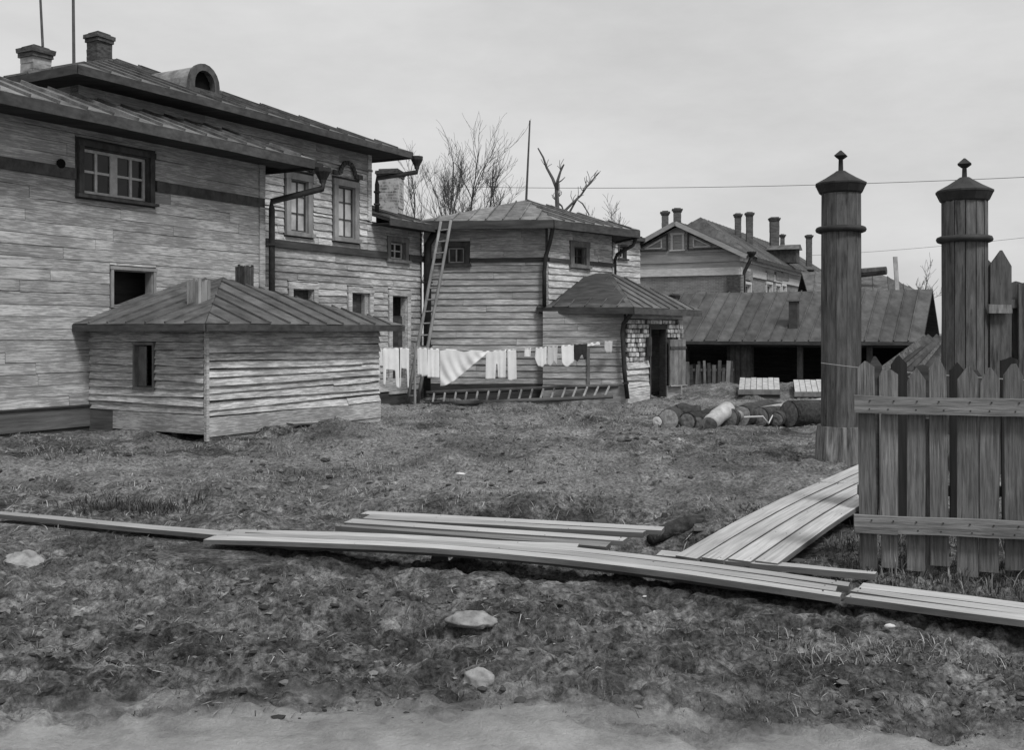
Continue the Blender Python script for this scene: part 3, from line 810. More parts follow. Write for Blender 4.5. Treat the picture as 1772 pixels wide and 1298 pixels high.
# ================================================================== polygonal house in the middle
D0, D1, D2 = Vector((-2.295, 27.0, 0)), Vector((0.916, 26.6, 0)), Vector((2.79, 28.83, 0))
Dd = empty('polygonal_house', D0, 'low many-sided boarded house with spreading dark roof behind the washing line', 'house')
wd1, wd2 = Wall(Dd, D0, D1), Wall(Dd, D1, D2)
zD = 4.5
d_w1 = wpx(wd1, 774, 804, 427, 456); d_w2 = wpx(wd2, 991, 1012, 428, 458)
wd1.hole(*d_w1, casing=0.14); wd2.hole(*d_w2, casing=0.16)
D3 = D2 + az(-12)*3.2; D4 = D3 + az(-75)*3.0; D5 = D0 + az(10)*4.5
for w_ in (wd1, wd2): w_.back(0, zD, M['under'])
for a, b in ((D2, D3), (D3, D4), (D4, D5)): Wall(Dd, a, b).back(0, zD, M['siding_grey'])
for w_, mt_ in ((wd1, 'siding_grey'), (wd2, 'siding_pale')):
    w_.cuts.append((0, 9, 3.56, 3.66))
    w_.boards(0.0, w_.L-0.06, 0.42, 3.56, 0.17, M[mt_], seg=(1.6, 3.4), proud=0.032)
    w_.boards(0.0, w_.L-0.06, 3.66, zD, 0.17, M[mt_], seg=(1.6, 3.4), proud=0.028)
for w_, h in ((wd1, d_w1), (wd2, d_w2)):
    for a, b in ((0, h[0]-0.17), (h[1]+0.17, w_.L)): w_.strip('belt_course', a, b, 3.56, 3.66, 0.06, M['darkwood'])
    w_.strip('corner_board', w_.L-0.06, w_.L+0.0, 0.42, 3.55, 0.05, M[('siding_grey')])
    w_.strip('foundation', 0, w_.L, -0.2, 0.41, 0.03, M['darkwood'], jit=0.01)
wd1.window(*d_w1, cas=0.13, cols=2, rows=1, mat='casing_dark', sash='sash', proud=0.05, bw=0.035)
wd2.window(*d_w2, cas=0.15, cols=2, rows=2, mat='casing', sash='casing_dark', proud=0.06, bw=0.03)
zeD = 4.56
ap = P(910, 347, 29.6)
ev = [P(722, 0, 26.45), P(958, 0, 26.05), P(1106, 0, 28.75)]
ev = [V3(p, zeD) for p in ev] + [V3(D3 + Vector((0.5, 0.3, 0)), zeD), V3(D4 + Vector((0, 0.5, 0)), zeD), V3(D5 + Vector((-0.3, 0.3, 0)), zeD)]
make_roof(Dd, [([ev[i], ev[(i+1) % 6], ap], i < 3, i < 3) for i in range(6)], 'roof_pale', 0.42, 0.2, 0.04)
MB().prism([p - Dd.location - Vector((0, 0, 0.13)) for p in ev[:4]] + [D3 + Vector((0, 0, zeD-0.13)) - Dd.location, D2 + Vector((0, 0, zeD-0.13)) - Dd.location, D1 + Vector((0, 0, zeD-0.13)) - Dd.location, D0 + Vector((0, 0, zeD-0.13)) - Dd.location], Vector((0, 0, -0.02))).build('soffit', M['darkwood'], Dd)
downspout(Dd, [P(957, 392, 26.1), P(952, 418, 26.35), P(944, 445, 26.45), P(942, 470, 26.45), P(942, 530, 26.45)], 0.055, False, 0)
downspout(Dd, [P(1099, 416, 28.8), P(1096, 424, 28.8), P(1068, 440, 28.85), P(1064, 450, 28.85), P(1064, 490, 28.85)], 0.05, True, 0)
MB().tube([V3(ap, ap.z-0.2) - Dd.location, P(917, 208, 29.6) - Dd.location], [0.04, 0.025], 6).build('mast', M['twig'], Dd)

# annex behind, at the right
e0, e1_ = P(1040, 0, 30.2), P(1107, 0, 31.4)
e0.z = e1_.z = 0
Ed = empty('house_annex', e0, 'narrow whitewashed annex with one tiny window behind the many-sided house', 'house')
we = Wall(Ed, e0, e1_)
e_w = wpx(we, 1071, 1081, 427, 447); we.hole(*e_w, casing=0.06)
zE = CH + (H0-412)*31/F
we.back(0, zE, M['under']); we.boards(0, we.L, 2.0, zE, 0.17, M['siding_pale'], proud=0.03)
we.window(*e_w, cas=0.06, cols=1, rows=1, mat='casing_dark', proud=0.04)
eb = az(1)*4
for a, b in ((e1_, e1_ + eb), (e1_ + eb, e0 + eb), (e0 + eb, e0)): Wall(Ed, a, b).back(0, zE, M['siding_pale'])
eE = [V3(p, zE) for p in (e0 - az(107)*0.2 - az(17)*0.25, e1_ + az(107)*0.18 - az(17)*0.25, e1_ + eb + az(60)*0.2, e0 + eb + az(-40)*0.3)]
aE = V3((e0 + e1_)*0.5 + eb*0.5, zE + 0.28)
make_roof(Ed, [([eE[i], eE[(i+1) % 4], aE],) for i in range(4)], 'roof', 0.5, 0.09, 0.03)

# ================================================================== brick-fronted porch
P0 = Vector((2.85, 26.0, 0)); tl = -az(100); PL = P0 + tl*2.1; PR = P0 + az(43)*2.5
Pd = empty('entrance_porch', PL, 'squat porch with hipped roof, open black doorway and flaking lime-washed brick front', 'porch')
wp1, wp2 = Wall(Pd, PL, P0), Wall(Pd, P0, PR)
pdr = (wp2.s_at(1123), wp2.s_at(1152), 0.04, wp2.z_at(1137, 570))
wp2.hole(*pdr, casing=0.03)
zP = 2.28
wp1.back(0, zP, M['under']); wp2.back(0, zP, M['darkwood'])
wp1.boards(0.0, wp1.L-0.05, 0.42, 1.45, 0.16, M['siding_grey'], proud=0.03, seg=(1.2, 2.4))
wp1.boards(0.0, wp1.L-0.05, 1.45, zP, 0.17, M['siding_grey'], proud=0.02, seg=(1.4, 2.4), jit=0.4)
wp1.strip('foundation', 0, wp1.L, -0.2, 0.41, 0.035, M['siding_grey'], jit=0.01)
wp1.strip('post', wp1.s_at(1016), wp1.s_at(1021), 0.42, 1.35, 0.06, M['casing'])
PR2 = PR + az(-50)*2.3
Wall(Pd, PR, PR2).back(0, zP, M['siding_grey'])
# lime-washed bricks: rows proud of the wall, uneven
zc = 1.02; row = 0
wp2.cuts.append((pdr[0]-0.02, pdr[1]+0.02, 0, pdr[3]+0.08))
while zc < 2.08:
    x = -0.02 + (0.06 if row % 2 else 0.0)
    while x < wp2.L-0.04:
        bw_ = random.uniform(0.10, 0.15); x1_ = min(x+bw_, wp2.L)
        if not (x1_ > pdr[0]-0.01 and x < pdr[1]+0.01 and zc < pdr[3]+0.05) and not (pdr[1] < x < wp2.s_at(1181) and zc < 1.55):
            if random.random() > 0.06:
                y_ = random.uniform(0.02, 0.065)
                MB().box((x+0.004, -y_, zc+0.006), (x1_-0.012, -0.001, zc+0.098), 0.005).build('brick', M['limebrick'], wp2.obj)
        x = x1_
    zc += 0.118; row += 1
wp2.boards(0.0, pdr[0]-0.02, 0.36, 1.02, 0.16, M['siding_pale'], proud=0.05, jit=2)
wp2.strip('base_board', 0.0, pdr[0]-0.02, -0.1, 0.355, 0.05, M['siding_pale'], jit=0.006)
wp2.boards(0.0, wp2.L, 2.09, zP, 0.2, M['siding_grey'], proud=0.03)
wp2.strip('door_jamb', pdr[0]-0.015, pdr[0]+0.03, 0.0, pdr[3]+0.05, 0.05, M['casing_dark'], y1=0.19)
# open door leaf, swung back against the front
lf = MB().box((0, 0.0, 0.0), (wp2.s_at(1178)-pdr[1]-0.05, 0.03, 1.20), 0.003)
leaf = lf.build('door', M['casing'], Pd, wp2.M @ Matrix.Translation((pdr[1]+0.03, -0.10, 0.36)) @ Matrix.Rotation(R(-5), 4, 'Z'))
lw = wp2.s_at(1178)-pdr[1]-0.05
for k in range(4):
    MB().box((k*lw/4+0.004, -0.022, 0.0), ((k+1)*lw/4-0.004, -0.001, 1.20), 0.003).build('door_board', M['casing'], leaf)
MB().box((0.0, -0.045, 0.95), (lw, -0.0235, 1.02)).build('door_rail', M['casing_dark'], leaf)
MB().box((0.0, -0.05, -0.03), (lw+0.03, 0.03, -0.002)).build('bottom_rail', M['siding_pale'], leaf)
MB().box((0, -0.03, 0.0), (0.62, -0.0, 0.34), 0.006).build('plinth_board', M['siding_grey'], Pd, wp2.M @ Matrix.Translation((pdr[1]+0.03, 0, 0)))
MB().lathe((0, 0, 0), [(0.06, -0.25), (0.075, -0.24), (0.075, 0.24), (0.06, 0.25)], 10).build('hanging_trough', M['casing_dark'], Pd, wp2.M @ Matrix.Translation((wp2.s_at(1116), -0.13, wp2.z_at(1116, 600))))
zeP = 2.36
pe = [P(929, 0, 26.55), P(1096, 0, 25.55), P(1213, 0, 28.3)]
r1_, r2_ = P(1000, 474, 28.0), P(1056, 472, 28.3)
pe = [V3(p, z_) for p, z_ in zip(pe, (2.38, 2.36, 2.34))]
peb = V3(PR2 + az(-20)*0.3, 2.36)
make_roof(Pd, [([pe[0], pe[1], r2_, r1_],), ([pe[1], pe[2], r2_],), ([pe[2], peb, r2_], False, False), ([V3(PL + Vector((-0.35, 0.8, 0)), 2.38), pe[0], r1_], False, False)], 'roof', 0.42, 0.16, 0.03)
MB().prism([p - Pd.location - Vector((0, 0, 0.1)) for p in pe] + [V3(PR, 2.25) - Pd.location, V3(P0, 2.26) - Pd.location, V3(PL, 2.27) - Pd.location], Vector((0, 0, -0.015))).build('soffit', M['darkwood'], Pd)
downspout(Pd, [P(1095, 536, 25.65), P(1090, 546, 25.7), P(1079, 560, 25.85), P(1077, 575, 25.85), P(1080, 640, 25.85), P(1086, 690, 25.85)], 0.055, False, 1)
vp = P(1167, 0, 28.6)
MB().lathe((vp.x - Pd.location.x, vp.y - Pd.location.y, 2.2), [(0.10, 0), (0.10, 0.42), (0.15, 0.47), (0.17, 0.56), (0.12, 0.60), (0.05, 0.61)], 12).build('stovepipe', M['iron'], Pd)

# ================================================================== boarded lean-to in front of the wing
S0 = Vector((-4.63, 15.75, 0)); et = az(30); en = Vector((et.y, -et.x, 0))   # en: outward of the long face
SL, SDp = 4.27, 2.67
Sd = empty('boarded_lean_to', S0, 'small rough boarded lean-to with hipped sheet roof and half-shuttered window slot', 'outbuilding')
ws1 = Wall(Sd, S0 - en*SDp, S0); ws2 = Wall(Sd, S0, S0 + et*SL); ws3 = Wall(Sd, S0 + et*SL, S0 + et*SL - en*SDp)
s_w = wpx(ws1, 236, 268, 597, 668)
ws1.hole(*s_w, casing=0.03)
zS = 1.80
for w_ in (ws1, ws2, ws3): w_.back(0.30, zS, M['under'])
ws1.boards(0.0, ws1.L-0.02, 0.50, zS, 0.122, M['siding_pale'], proud=0.042, seg=(5, 8), jit=1.4)
ws2.boards(0.02, ws2.L, 0.46, zS, 0.122, M['siding_pale'], proud=0.046, seg=(8, 14), jit=2.0)
ws1.strip('base_board', 0.62, ws1.L, 0.20, 0.49, 0.04, M['siding'], jit=0.004)
ws1.strip('base_board', 0.0, 0.615, 0.14, 0.49, 0.03, M['base_dark'], jit=0.004)
ws2.strip('base_board', 0.0, ws2.L, 0.16, 0.455, 0.05, M['siding'], jit=0.012)
ws2.strip('base_board', 0.0, ws2.L, -0.15, 0.158, 0.03, M['siding_grey'], jit=0.012)
ws2.strip('corner_board', -0.045, 0.015, 0.10, zS, 0.052, M['siding'], jit=0.003)
for x in (0.3, 1.2, 1.9):
    MB().box((x, 0.02, -0.2), (x+0.12, 0.14, 0.3)).build('footing_post', M['under'], Sd, ws1.M)
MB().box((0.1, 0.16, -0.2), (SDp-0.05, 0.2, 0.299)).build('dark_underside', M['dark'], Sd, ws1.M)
wo = MB(); W_, H_ = s_w[1]-s_w[0], s_w[3]-s_w[2]
wo.box((-0.03, -0.05, -0.02), (0.01, 0.15, H_)); wo.box((W_-0.01, -0.05, -0.02), (W_+0.03, 0.15, H_)); wo.box((-0.03, -0.06, H_), (W_+0.03, 0.15, H_+0.04)); wo.box((-0.03, -0.06, -0.06), (W_+0.03, 0.15, -0.02))
wo = wo.build('window', M['casing'], Sd, ws1.M @ Matrix.Translation((s_w[0], 0, s_w[2])))
MB().box((0.012, 0.03, 0.0), (W_*0.45, 0.05, H_-0.02)).build('shutter', M['casing'], wo)
zeS = 1.87
v1, v2, v3, v4 = S0 - en*(SDp+0.02) - et*0.33, S0 + en*0.33 - et*0.33, S0 + en*0.33 + et*(SL+0.33), S0 - en*(SDp+0.02) + et*(SL+0.33)
apx, apw = S0 - en*1.835 + et*(SL*0.5), S0 - en*(SDp+0.02) + et*(SL*0.5)
zap = 2.685
make_roof(Sd, [([V3(v1, zeS), V3(v2, zeS), V3(apx, zap), V3(apw, zap)],), ([V3(v2, zeS), V3(v3, zeS), V3(apx, zap)],), ([V3(v3, zeS), V3(v4, zeS), V3(apw, zap), V3(apx, zap)],)], 'roof', 0.46, 0.10, 0.03)
MB().prism([V3(c, zeS-0.075) - Sd.location for c in (v1, v2, v3, v4)], Vector((0, 0, -0.015))).build('soffit', M['darkwood'], Sd)
def vent_box(pos, w, h, mat, z):
    mt = Matrix.Translation(Vector((pos.x, pos.y, z)) - Sd.location) @ Matrix.Rotation(R(-30), 4, 'Z')
    mb = MB().box((-w/2+0.015, -w/2+0.015, -0.3), (w/2-0.015, w/2-0.015, h-0.03))
    v = mb.build('vent_box', M['dark'], Sd, mt)
    k = 4
    for f in range(4):
        rm = Matrix.Rotation(R(90*f), 4, 'Z')
        for i in range(k):
            a = -w/2 + i*w/k
            o = MB().box((a+0.004, -w/2-0.002, -0.3), (a+w/k-0.004, -w/2+0.014, h + random.uniform(-0.03, 0.03)), 0.003).build('vent_board', mat, v, rm)
vb = S0 - en*0.75 + et*0.95
vent_box(P(344, 0, 16.9), 0.26, 0.36, M['casing_mid'], CH + (H0-523)*16.9/F)
vent_box(P(423, 0, 18.7), 0.23, 0.40, M['casing_dark'], CH + (H0-499)*18.7/F)

# ================================================================== long open shed
hr = P(1597, 0, 29.0); hr.z = 0; ht = az(117)           # along the eave, left to right (towards us)
hn = Vector((ht.y, -ht.x, 0))
hl = hr - ht*9.0
Hd = empty('open_shed', hl, 'long low open-fronted shed with wide board roof beyond the porch', 'shed')
zh, zhr = 1.47, 3.04
hb = -hn
f0, f1 = hl - hn*0.45, hr - hn*0.45 - ht*0.35
wh = Wall(Hd, f0, f1)
for a_, b_ in ((0.2, 3.0),): pass
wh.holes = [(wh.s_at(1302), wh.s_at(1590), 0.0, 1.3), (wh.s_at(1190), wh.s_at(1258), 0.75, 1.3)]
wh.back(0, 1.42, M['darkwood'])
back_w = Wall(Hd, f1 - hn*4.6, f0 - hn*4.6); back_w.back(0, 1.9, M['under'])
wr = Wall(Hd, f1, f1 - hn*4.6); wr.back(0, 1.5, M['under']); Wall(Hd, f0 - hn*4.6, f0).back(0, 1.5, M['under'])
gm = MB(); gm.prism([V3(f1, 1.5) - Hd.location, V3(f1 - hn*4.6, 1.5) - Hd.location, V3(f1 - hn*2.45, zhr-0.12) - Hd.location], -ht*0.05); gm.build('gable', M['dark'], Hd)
for k in range(3):
    p = f1 + ht*0.02 - hn*(1.2 + k*0.9)
    MB().box((p.x-0.05-Hd.location.x, p.y-0.05-Hd.location.y, 0.9), (p.x+0.05-Hd.location.x, p.y+0.05-Hd.location.y, 1.9)).build('gable_post', M['casing'], Hd)
ridge_l, ridge_r = hl - hn*2.9, hr - hn*2.9
make_roof(Hd, [([V3(hl, zh), V3(hr, zh), V3(ridge_r, zhr), V3(ridge_l, zhr)],), ([V3(hr - hn*5.6, zh), V3(hl - hn*5.6, zh), V3(ridge_l, zhr), V3(ridge_r, zhr)],)], 'roofboard', 0.40, 0.09, 0.045)
for u in (1284, 1380, 1500):
    s_ = wh.s_at(u)
    MB().box((s_, -0.06, 0), (s_+0.16, 0.08, 1.42), 0.005).build('post', M['casing_dark'], Hd, wh.M)
for k in range(4):
    s_ = wh.s_at(1264) + k*0.16
    MB().box((s_, -0.03, 0.1), (s_+0.14, -0.003, 1.36), 0.006).build('board', M['casing_dark'], wh.obj)
pz = P(1374, 0, 31.4)
rv = MB().box((-0.13, -0.13, -1.0), (0.13, 0.13, 0.02), 0.01).build('roof_vent', M['roofboard'], Hd, Matrix.Translation((pz.x-Hd.location.x, pz.y-Hd.location.y, 2.66)) @ Matrix.Rotation(R(-27), 4, 'Z'))
MB().box((-0.18, -0.18, 0.021), (0.18, 0.18, 0.06), 0.01).build('vent_lid', M['casing'], rv)
def paling(name, p, q, w, th, z0, z1, point, mat, parent, along):
    pass

# palings in front of the shed's left bay
pf_ = empty('paling_fence', P(1190, 0, 29.6)*1.0, 'rough low paling fence with gaps closing the left bay of the long shed', 'fence')
pf_.location.z = 0
for k in range(11):
    u = 1190 + k*7.6 + random.uniform(-1, 1)
    p = P(u, 0, 29.4 + k*0.02)
    hgt = random.uniform(0.72, 0.95); w_ = random.uniform(0.07, 0.11)
    mt = 'casing' if k in (4, 9) else random.choice(['darkwood', 'casing_dark', 'casing_dark', 'stave'])
    MB().box((-w_/2, -0.012, -0.1), (w_/2, 0.012, hgt), 0.006).build('paling', M[mt], pf_, Matrix.Translation((p.x-pf_.location.x, p.y-pf_.location.y, 0)) @ Matrix.Rotation(R(random.uniform(-4, 4)), 4, 'Y'))
a_, b_ = P(1188, 0, 29.45) - pf_.location, P(1270, 0, 29.65) - pf_.location
for z in (0.25, 0.68):
    MB().bar((a_.x, a_.y, z), (b_.x, b_.y, z), 0.04, 0.07).build('rail', M['casing_dark'], pf_)

# cellar hatches: two pale sloping board lids on a mound
def hatch(u0, u1, d, lab):
    c = P((u0+u1)/2, 0, d); z0 = gz(c.x, c.y)
    h = empty('cellar_hatch', (c.x, c.y, z0-0.05), lab, 'hatch', 'cellar hatches on the mound')
    w = (u1-u0)*d/F; dp = 1.5
    h.rotation_euler.z = R(-3)
    sh_ = 0.28
    pts = [Vector((-w/2, -0.4, 0.17)), Vector((w/2, -0.4, 0.17)), Vector((w/2+sh_, dp-0.4, 0.42)), Vector((-w/2+sh_, dp-0.4, 0.42))]
    MB().add([p - Vector((0, 0, 0.03)) for p in pts] + [Vector((p.x, p.y, -0.5)) for p in pts], [(0,1,2,3), (0,4,5,1), (1,5,6,2), (2,6,7,3), (3,7,4,0), (7,6,5,4)]).build('hatch_base', M['darkwood'], h)
    k = 7
    for i in range(k):
        f0_, f1_ = i/k+0.006, (i+1)/k-0.006
        a, b = pts[0].lerp(pts[1], f0_), pts[0].lerp(pts[1], f1_); c_, e_ = pts[3].lerp(pts[2], f1_), pts[3].lerp(pts[2], f0_)
        up = Vector((0, 0, random.uniform(0.02, 0.035)))
        MB().prism([a, b, c_, e_], up).build('board', M['bonnet'], h)
    MB().box((-w/2-0.02, -0.44, 0.08), (w/2, -0.405, 0.21), 0.004).build('front_board', M['casing'], h)
hatch(1274, 1344, 27.0, 'whole pale sloping cellar hatch on the mound left of the gap')
hatch(1370, 1440, 26.6, 'pale cellar hatch half hidden behind the gate post')

# ================================================================== brick house far behind
K0 = P(1280, 0, 52.0); K0.z = 0
gt = -az(116); KL = K0 + gt*6.4; lt = az(26)
Gd = empty('brick_house', KL, 'distant two-tone brick house with ornamented wooden gable and many chimneys', 'house')
zG = 5.72
wg1, wg2 = Wall(Gd, KL, K0), Wall(Gd, K0, K0 + lt*30)
gw = [wpx(wg2, u0, u1, v0, v1) for u0, u1, v0, v1 in ((1286, 1297, 492, 545), (1325, 1334, 492, 540), (1341, 1348, 495, 540), (1352, 1358, 495, 540), (1397, 1403, 500, 540))]
for h in gw: wg2.hole(*h, casing=0.1)
wg1.back(0, 4.62, M['farbrick']); wg2.back(0, 4.62, M['farbrick'])
Wall(Gd, K0 + lt*30, KL + lt*30).back(0, 4.62, M['farbrick']); Wall(Gd, KL + lt*30, KL).back(0, 4.62, M['farbrick'])
for h in gw: wg2.window(*h, cas=0.14, cols=2, rows=2, mat='white_trim', sash='white_trim', proud=0.08, bw=0.07)
for u in (1291, 1330, 1345, 1356):
    s_ = wg2.s_at(u); zt_ = wg2.z_at(u, 490)
    MB().box((s_-0.9, -0.14, zt_+0.16), (s_+0.9, 0, zt_+0.62), 0.01).build('window_head', M['farbrick'], Gd, wg2.M)
for w_ in (wg1, wg2):
    w_.strip('white_band', -0.05 if w_ is wg2 else 0, w_.L, 4.63, 5.02, 0.10, M['white_trim'], y1=0.2, jit=0)
    w_.strip('band_board', 0, w_.L, 5.03, 5.30, 0.03, M['gable'], y1=0.2, jit=0)  # plain set-back board in gable colour between white band and cornice
    w_.strip('cornice', -0.05 if w_ is wg2 else 0, w_.L, 5.31, zG-0.08, 0.16 if w_ is wg2 else 0.08, M['white_trim'] if w_ is wg2 else M['gable'], y1=0.2, jit=0)
wg2.strip('corner_pilaster', 0.0, 0.6, 0, 4.60, 0.16, M['farbrick'], jit=0); wg1.strip('corner_pilaster', wg1.L-0.6, wg1.L+0.05, 0, 4.60, 0.16, M['sootbrick'], jit=0)
# gable triangle with layered boards
gp = MB(); Lg = wg1.L; zp = 7.28
n_ = 9
for i in range(n_):
    za, zb_ = zG-0.08 + (zp-zG)*i/n_, zG-0.08 + (zp-zG)*(i+1)/n_
    fa, fb = i/n_, (i+1)/n_
    MB().add([(fa*Lg/2, 0, za), (Lg-fa*Lg/2, 0, za), (Lg-fb*Lg/2-0.001, 0, zb_-0.012), (fb*Lg/2+0.001, 0, zb_-0.012), (fa*Lg/2, 0.1, za), (Lg-fa*Lg/2, 0.1, za), (Lg-fb*Lg/2, 0.1, zb_-0.012), (fb*Lg/2, 0.1, zb_-0.012)],
             [(0,1,2,3),(7,6,5,4),(0,4,5,1),(1,5,6,2),(2,6,7,3),(3,7,4,0)]).build('gable_board', M['gable'], wg1.obj)
gs0 = Lg/2
for sgn in (-1, 1):
    for i_, (ia, ib, za, zb_) in enumerate(((0.55, 2.45, 5.98, 6.82), (0.85, 1.75, 6.10, 6.55))):
        tri = [(gs0+sgn*ia, za), (gs0+sgn*ib, za), (gs0+sgn*ia, zb_)]
        mb = MB()
        for p, q in zip(tri, tri[1:] + tri[:1]): mb.bar((p[0], -0.04, p[1]), (q[0], -0.04, q[1]), 0.07, 0.08, (0, 1, 0))
        mb.build('gable_moulding', M['white_trim'] if i_ else M['casing_dark'], wg1.obj)
wg1.window(gs0-0.24, gs0+0.24, 6.0, 6.75, cas=0.12, cols=2, rows=2, mat='white_trim', sash='white_trim', proud=0.06, bw=0.05)
ovh = 0.45
gl_, gr_ = KL - az(26)*ovh + gt*ovh, K0 - az(26)*ovh - gt*ovh
zf = zG - 0.12
rdg0 = (KL + K0)*0.5 - az(26)*ovh; rdg1 = (KL + K0)*0.5 + lt*4.5
endR, endL = K0 + lt*30 - gt*ovh, KL + lt*30 + gt*ovh
mid5 = (KL + K0)*0.5 + lt*4.2; mid26 = (KL + K0)*0.5 + lt*27
zr8 = 8.05
# gable part, then the main hipped body a little higher
make_roof(Gd, [([V3(gr_ + lt*2.2, zf), V3(endR, zf), V3(mid26, zr8), V3(mid5, zr8)], True, True)], 'roof', 0.8, 0.2, 0.02)
make_roof(Gd, [([V3(gr_, zf), V3(K0 + lt*3 - gt*ovh, zf), V3((KL+K0)*0.5 + lt*3, zp+0.13), V3(rdg0, zp+0.13)], True, False),
               ([V3(KL + lt*3 + gt*ovh, zf), V3(gl_, zf), V3(rdg0, zp+0.13), V3((KL+K0)*0.5 + lt*3, zp+0.13)], True, False),
               ([V3(endL, zf), V3(gl_ + lt*2, zf), V3(mid5, zr8), V3(mid26, zr8)], True, True),
               ([V3(endR, zf), V3(endL, zf), V3(mid26, zr8)], False, False),
               ([V3(gl_ + lt*2.2, zf), V3(gr_ + lt*2.2, zf), V3(mid5, zr8)], True, False)], 'roof', 0.8, 0.2, 0.02, name='gable_roof')
for a, b in ((gl_, rdg0), (gr_, rdg0)):
    MB().bar(V3(a, zf-0.1) - Gd.location, V3(b, zp+0.03) - Gd.location, 0.1, 0.22).build('bargeboard', M['gable'], Gd)
for u, vt, vb_, d, w_ in ((1151, 365, 410, 57, 0.36), (1172, 360, 400, 57, 0.40), (1277, 369, 420, 60, 0.34), (1297, 367, 430, 60, 0.36), (1340, 376, 440, 64, 0.52), (1354, 405, 440, 70, 0.26), (1400, 406, 460, 68, 0.34)):
    p = P(u, 0, d)
    chimney(Gd, (p.x, p.y), w_, CH + (H0-vb_)*d/F, CH + (H0-vt)*d/F, 'farstack', 0.08, 5, False)
pdm = P(1366, 0, 62.0); zdm = CH + (H0-438)*62/F
mb = MB(); mtd = Matrix.Translation(Vector((pdm.x, pdm.y, zdm)) - Gd.location) @ Matrix.Rotation(R(-26-90), 4, 'Z') @ Matrix.Rotation(R(90), 4, 'Z')
dmb = MB().box((-0.5, -0.5, -0.6), (0.5, 1.2, 0.2))
dm = dmb.build('dormer', M['casing_dark'], Gd, Matrix.Translation(Vector((pdm.x, pdm.y, zdm)) - Gd.location) @ Matrix.Rotation(R(26+38), 4, 'Z'))
MB().prism([Vector((-0.65, -0.65, 0.19)), Vector((0.65, -0.65, 0.19)), Vector((0, -0.65, 0.5))], Vector((0, 1.9, 0))).build('dormer_roof', M['roof'], dm)
for s_ in (0.25, wg2.s_at(1388)):
    q_ = K0 + lt*s_ - gt*0.14
    downspout(Gd, [V3(q_ - gt*0.4, 5.5), V3(q_ - gt*0.3, 5.3), V3(q_, 4.7), V3(q_, 0.3)], 0.09, True)

# far hut roof beyond the long shed
jh = P(1480, 0, 44.0); jh.z = 0
Jd = empty('distant_hut', jh, 'far log hut with projecting roof beam beyond the long shed', 'hut')
jt = az(100); jl = jh - jt*2.0; jr = P(1578, 0, 43.0); jr.z = 0
jn = az(10)
wj = Wall(Jd, jl, jr); wj.back(0, 3.4, M['under'])
for k in range(8): 
    MB().tube([(0, -0.05, 1.8+k*0.21), (wj.L, -0.05, 1.8+k*0.21)], 0.11, 8).build('wall_log', M['casing_dark'], wj.obj)
for a, b in ((jr, jr + jn*4), (jr + jn*4, jl + jn*4), (jl + jn*4, jl)): Wall(Jd, a, b).back(0, 3.4, M['under'])
make_roof(Jd, [([V3(jl - jn*0.5, 3.4), V3(jr - jn*0.5 + jt*0.2, 3.4), V3(jr + jn*2 - jt*1.1, 4.35), V3(jl + jn*2, 4.35)],), ([V3(jr + jn*4.5, 3.4), V3(jl + jn*4.5, 3.4), V3(jl + jn*2, 4.35), V3(jr + jn*2 - jt*1.1, 4.35)],),
               ([V3(jr - jn*0.5 + jt*0.2, 3.4), V3(jr + jn*4.5, 3.4), V3(jr + jn*2 - jt*1.1, 4.35)],)], 'roof', 0.6, 0.15, 0.04)
MB().tube([P(1470, 474, 44) - jh, P(1534, 468, 43.2) - jh], [0.2, 0.17], 8).build('roof_beam', M['casing_dark'], Jd)
lp = P(1562, 505, 41.0); lp2 = P(1549, 444, 41.0)
MB().bar((lp.x, lp.y, 0.0), lp2, 0.16, 0.06, (0, 1, 0)).build('leaning_plank', M['casing_pale'], None)
tag(bpy.data.objects['leaning_plank'], 'single pale plank sticking up slantwise against the sky beyond the long shed', 'plank')

# ================================================================== ladders
def ladder(name, label, a0, a1, b0, b1, n, r, mat, rung_r, ext=0.25):
    """a: left rail from foot to top, b: right rail from foot to top"""
    o = empty(name, a0, label, 'ladder'); L0 = o.location
    for p, q in ((a0, a1), (b0, b1)):
        d_ = (q-p)
        pts = [p - L0 + d_*f + Vector((random.uniform(-0.01, 0.01),)*3) for f in (0, 0.25, 0.5, 0.75, 1)]
        MB().tube(pts, [r*1.1, r*1.05, r, r*0.95, r*0.85], 8).build('rail', M[mat], o, None, True)
    for k in range(n):
        f = (k+0.7)/(n+0.5)
        MB().tube([a0.lerp(a1, f) - L0, b0.lerp(b1, f) - L0], rung_r, 6).build('rung', M[mat], o)
    return o
ladder('leaning_ladder', 'long pale pole ladder leaning up to the eaves of the many-sided house',
       P(704, 700, 25.3), P(763, 383, 26.3), P(722, 700, 25.2), P(780, 381, 26.2), 15, 0.042, 'ladder', 0.022)
ladder('lying_ladder', 'dark ladder lying on its long edge along the foot of the house wall',
       P(735, 700, 25.3), P(1060, 687, 25.5), P(738, 681, 26.2), P(1070, 667, 26.0), 17, 0.055, 'ladder_dark', 0.028)
o = [c for c in bpy.data.objects if c.name.startswith('lying_ladder')][0]
for c in o.children:
    if c.name.startswith('rung'): c.data.materials[0] = M['ladder']

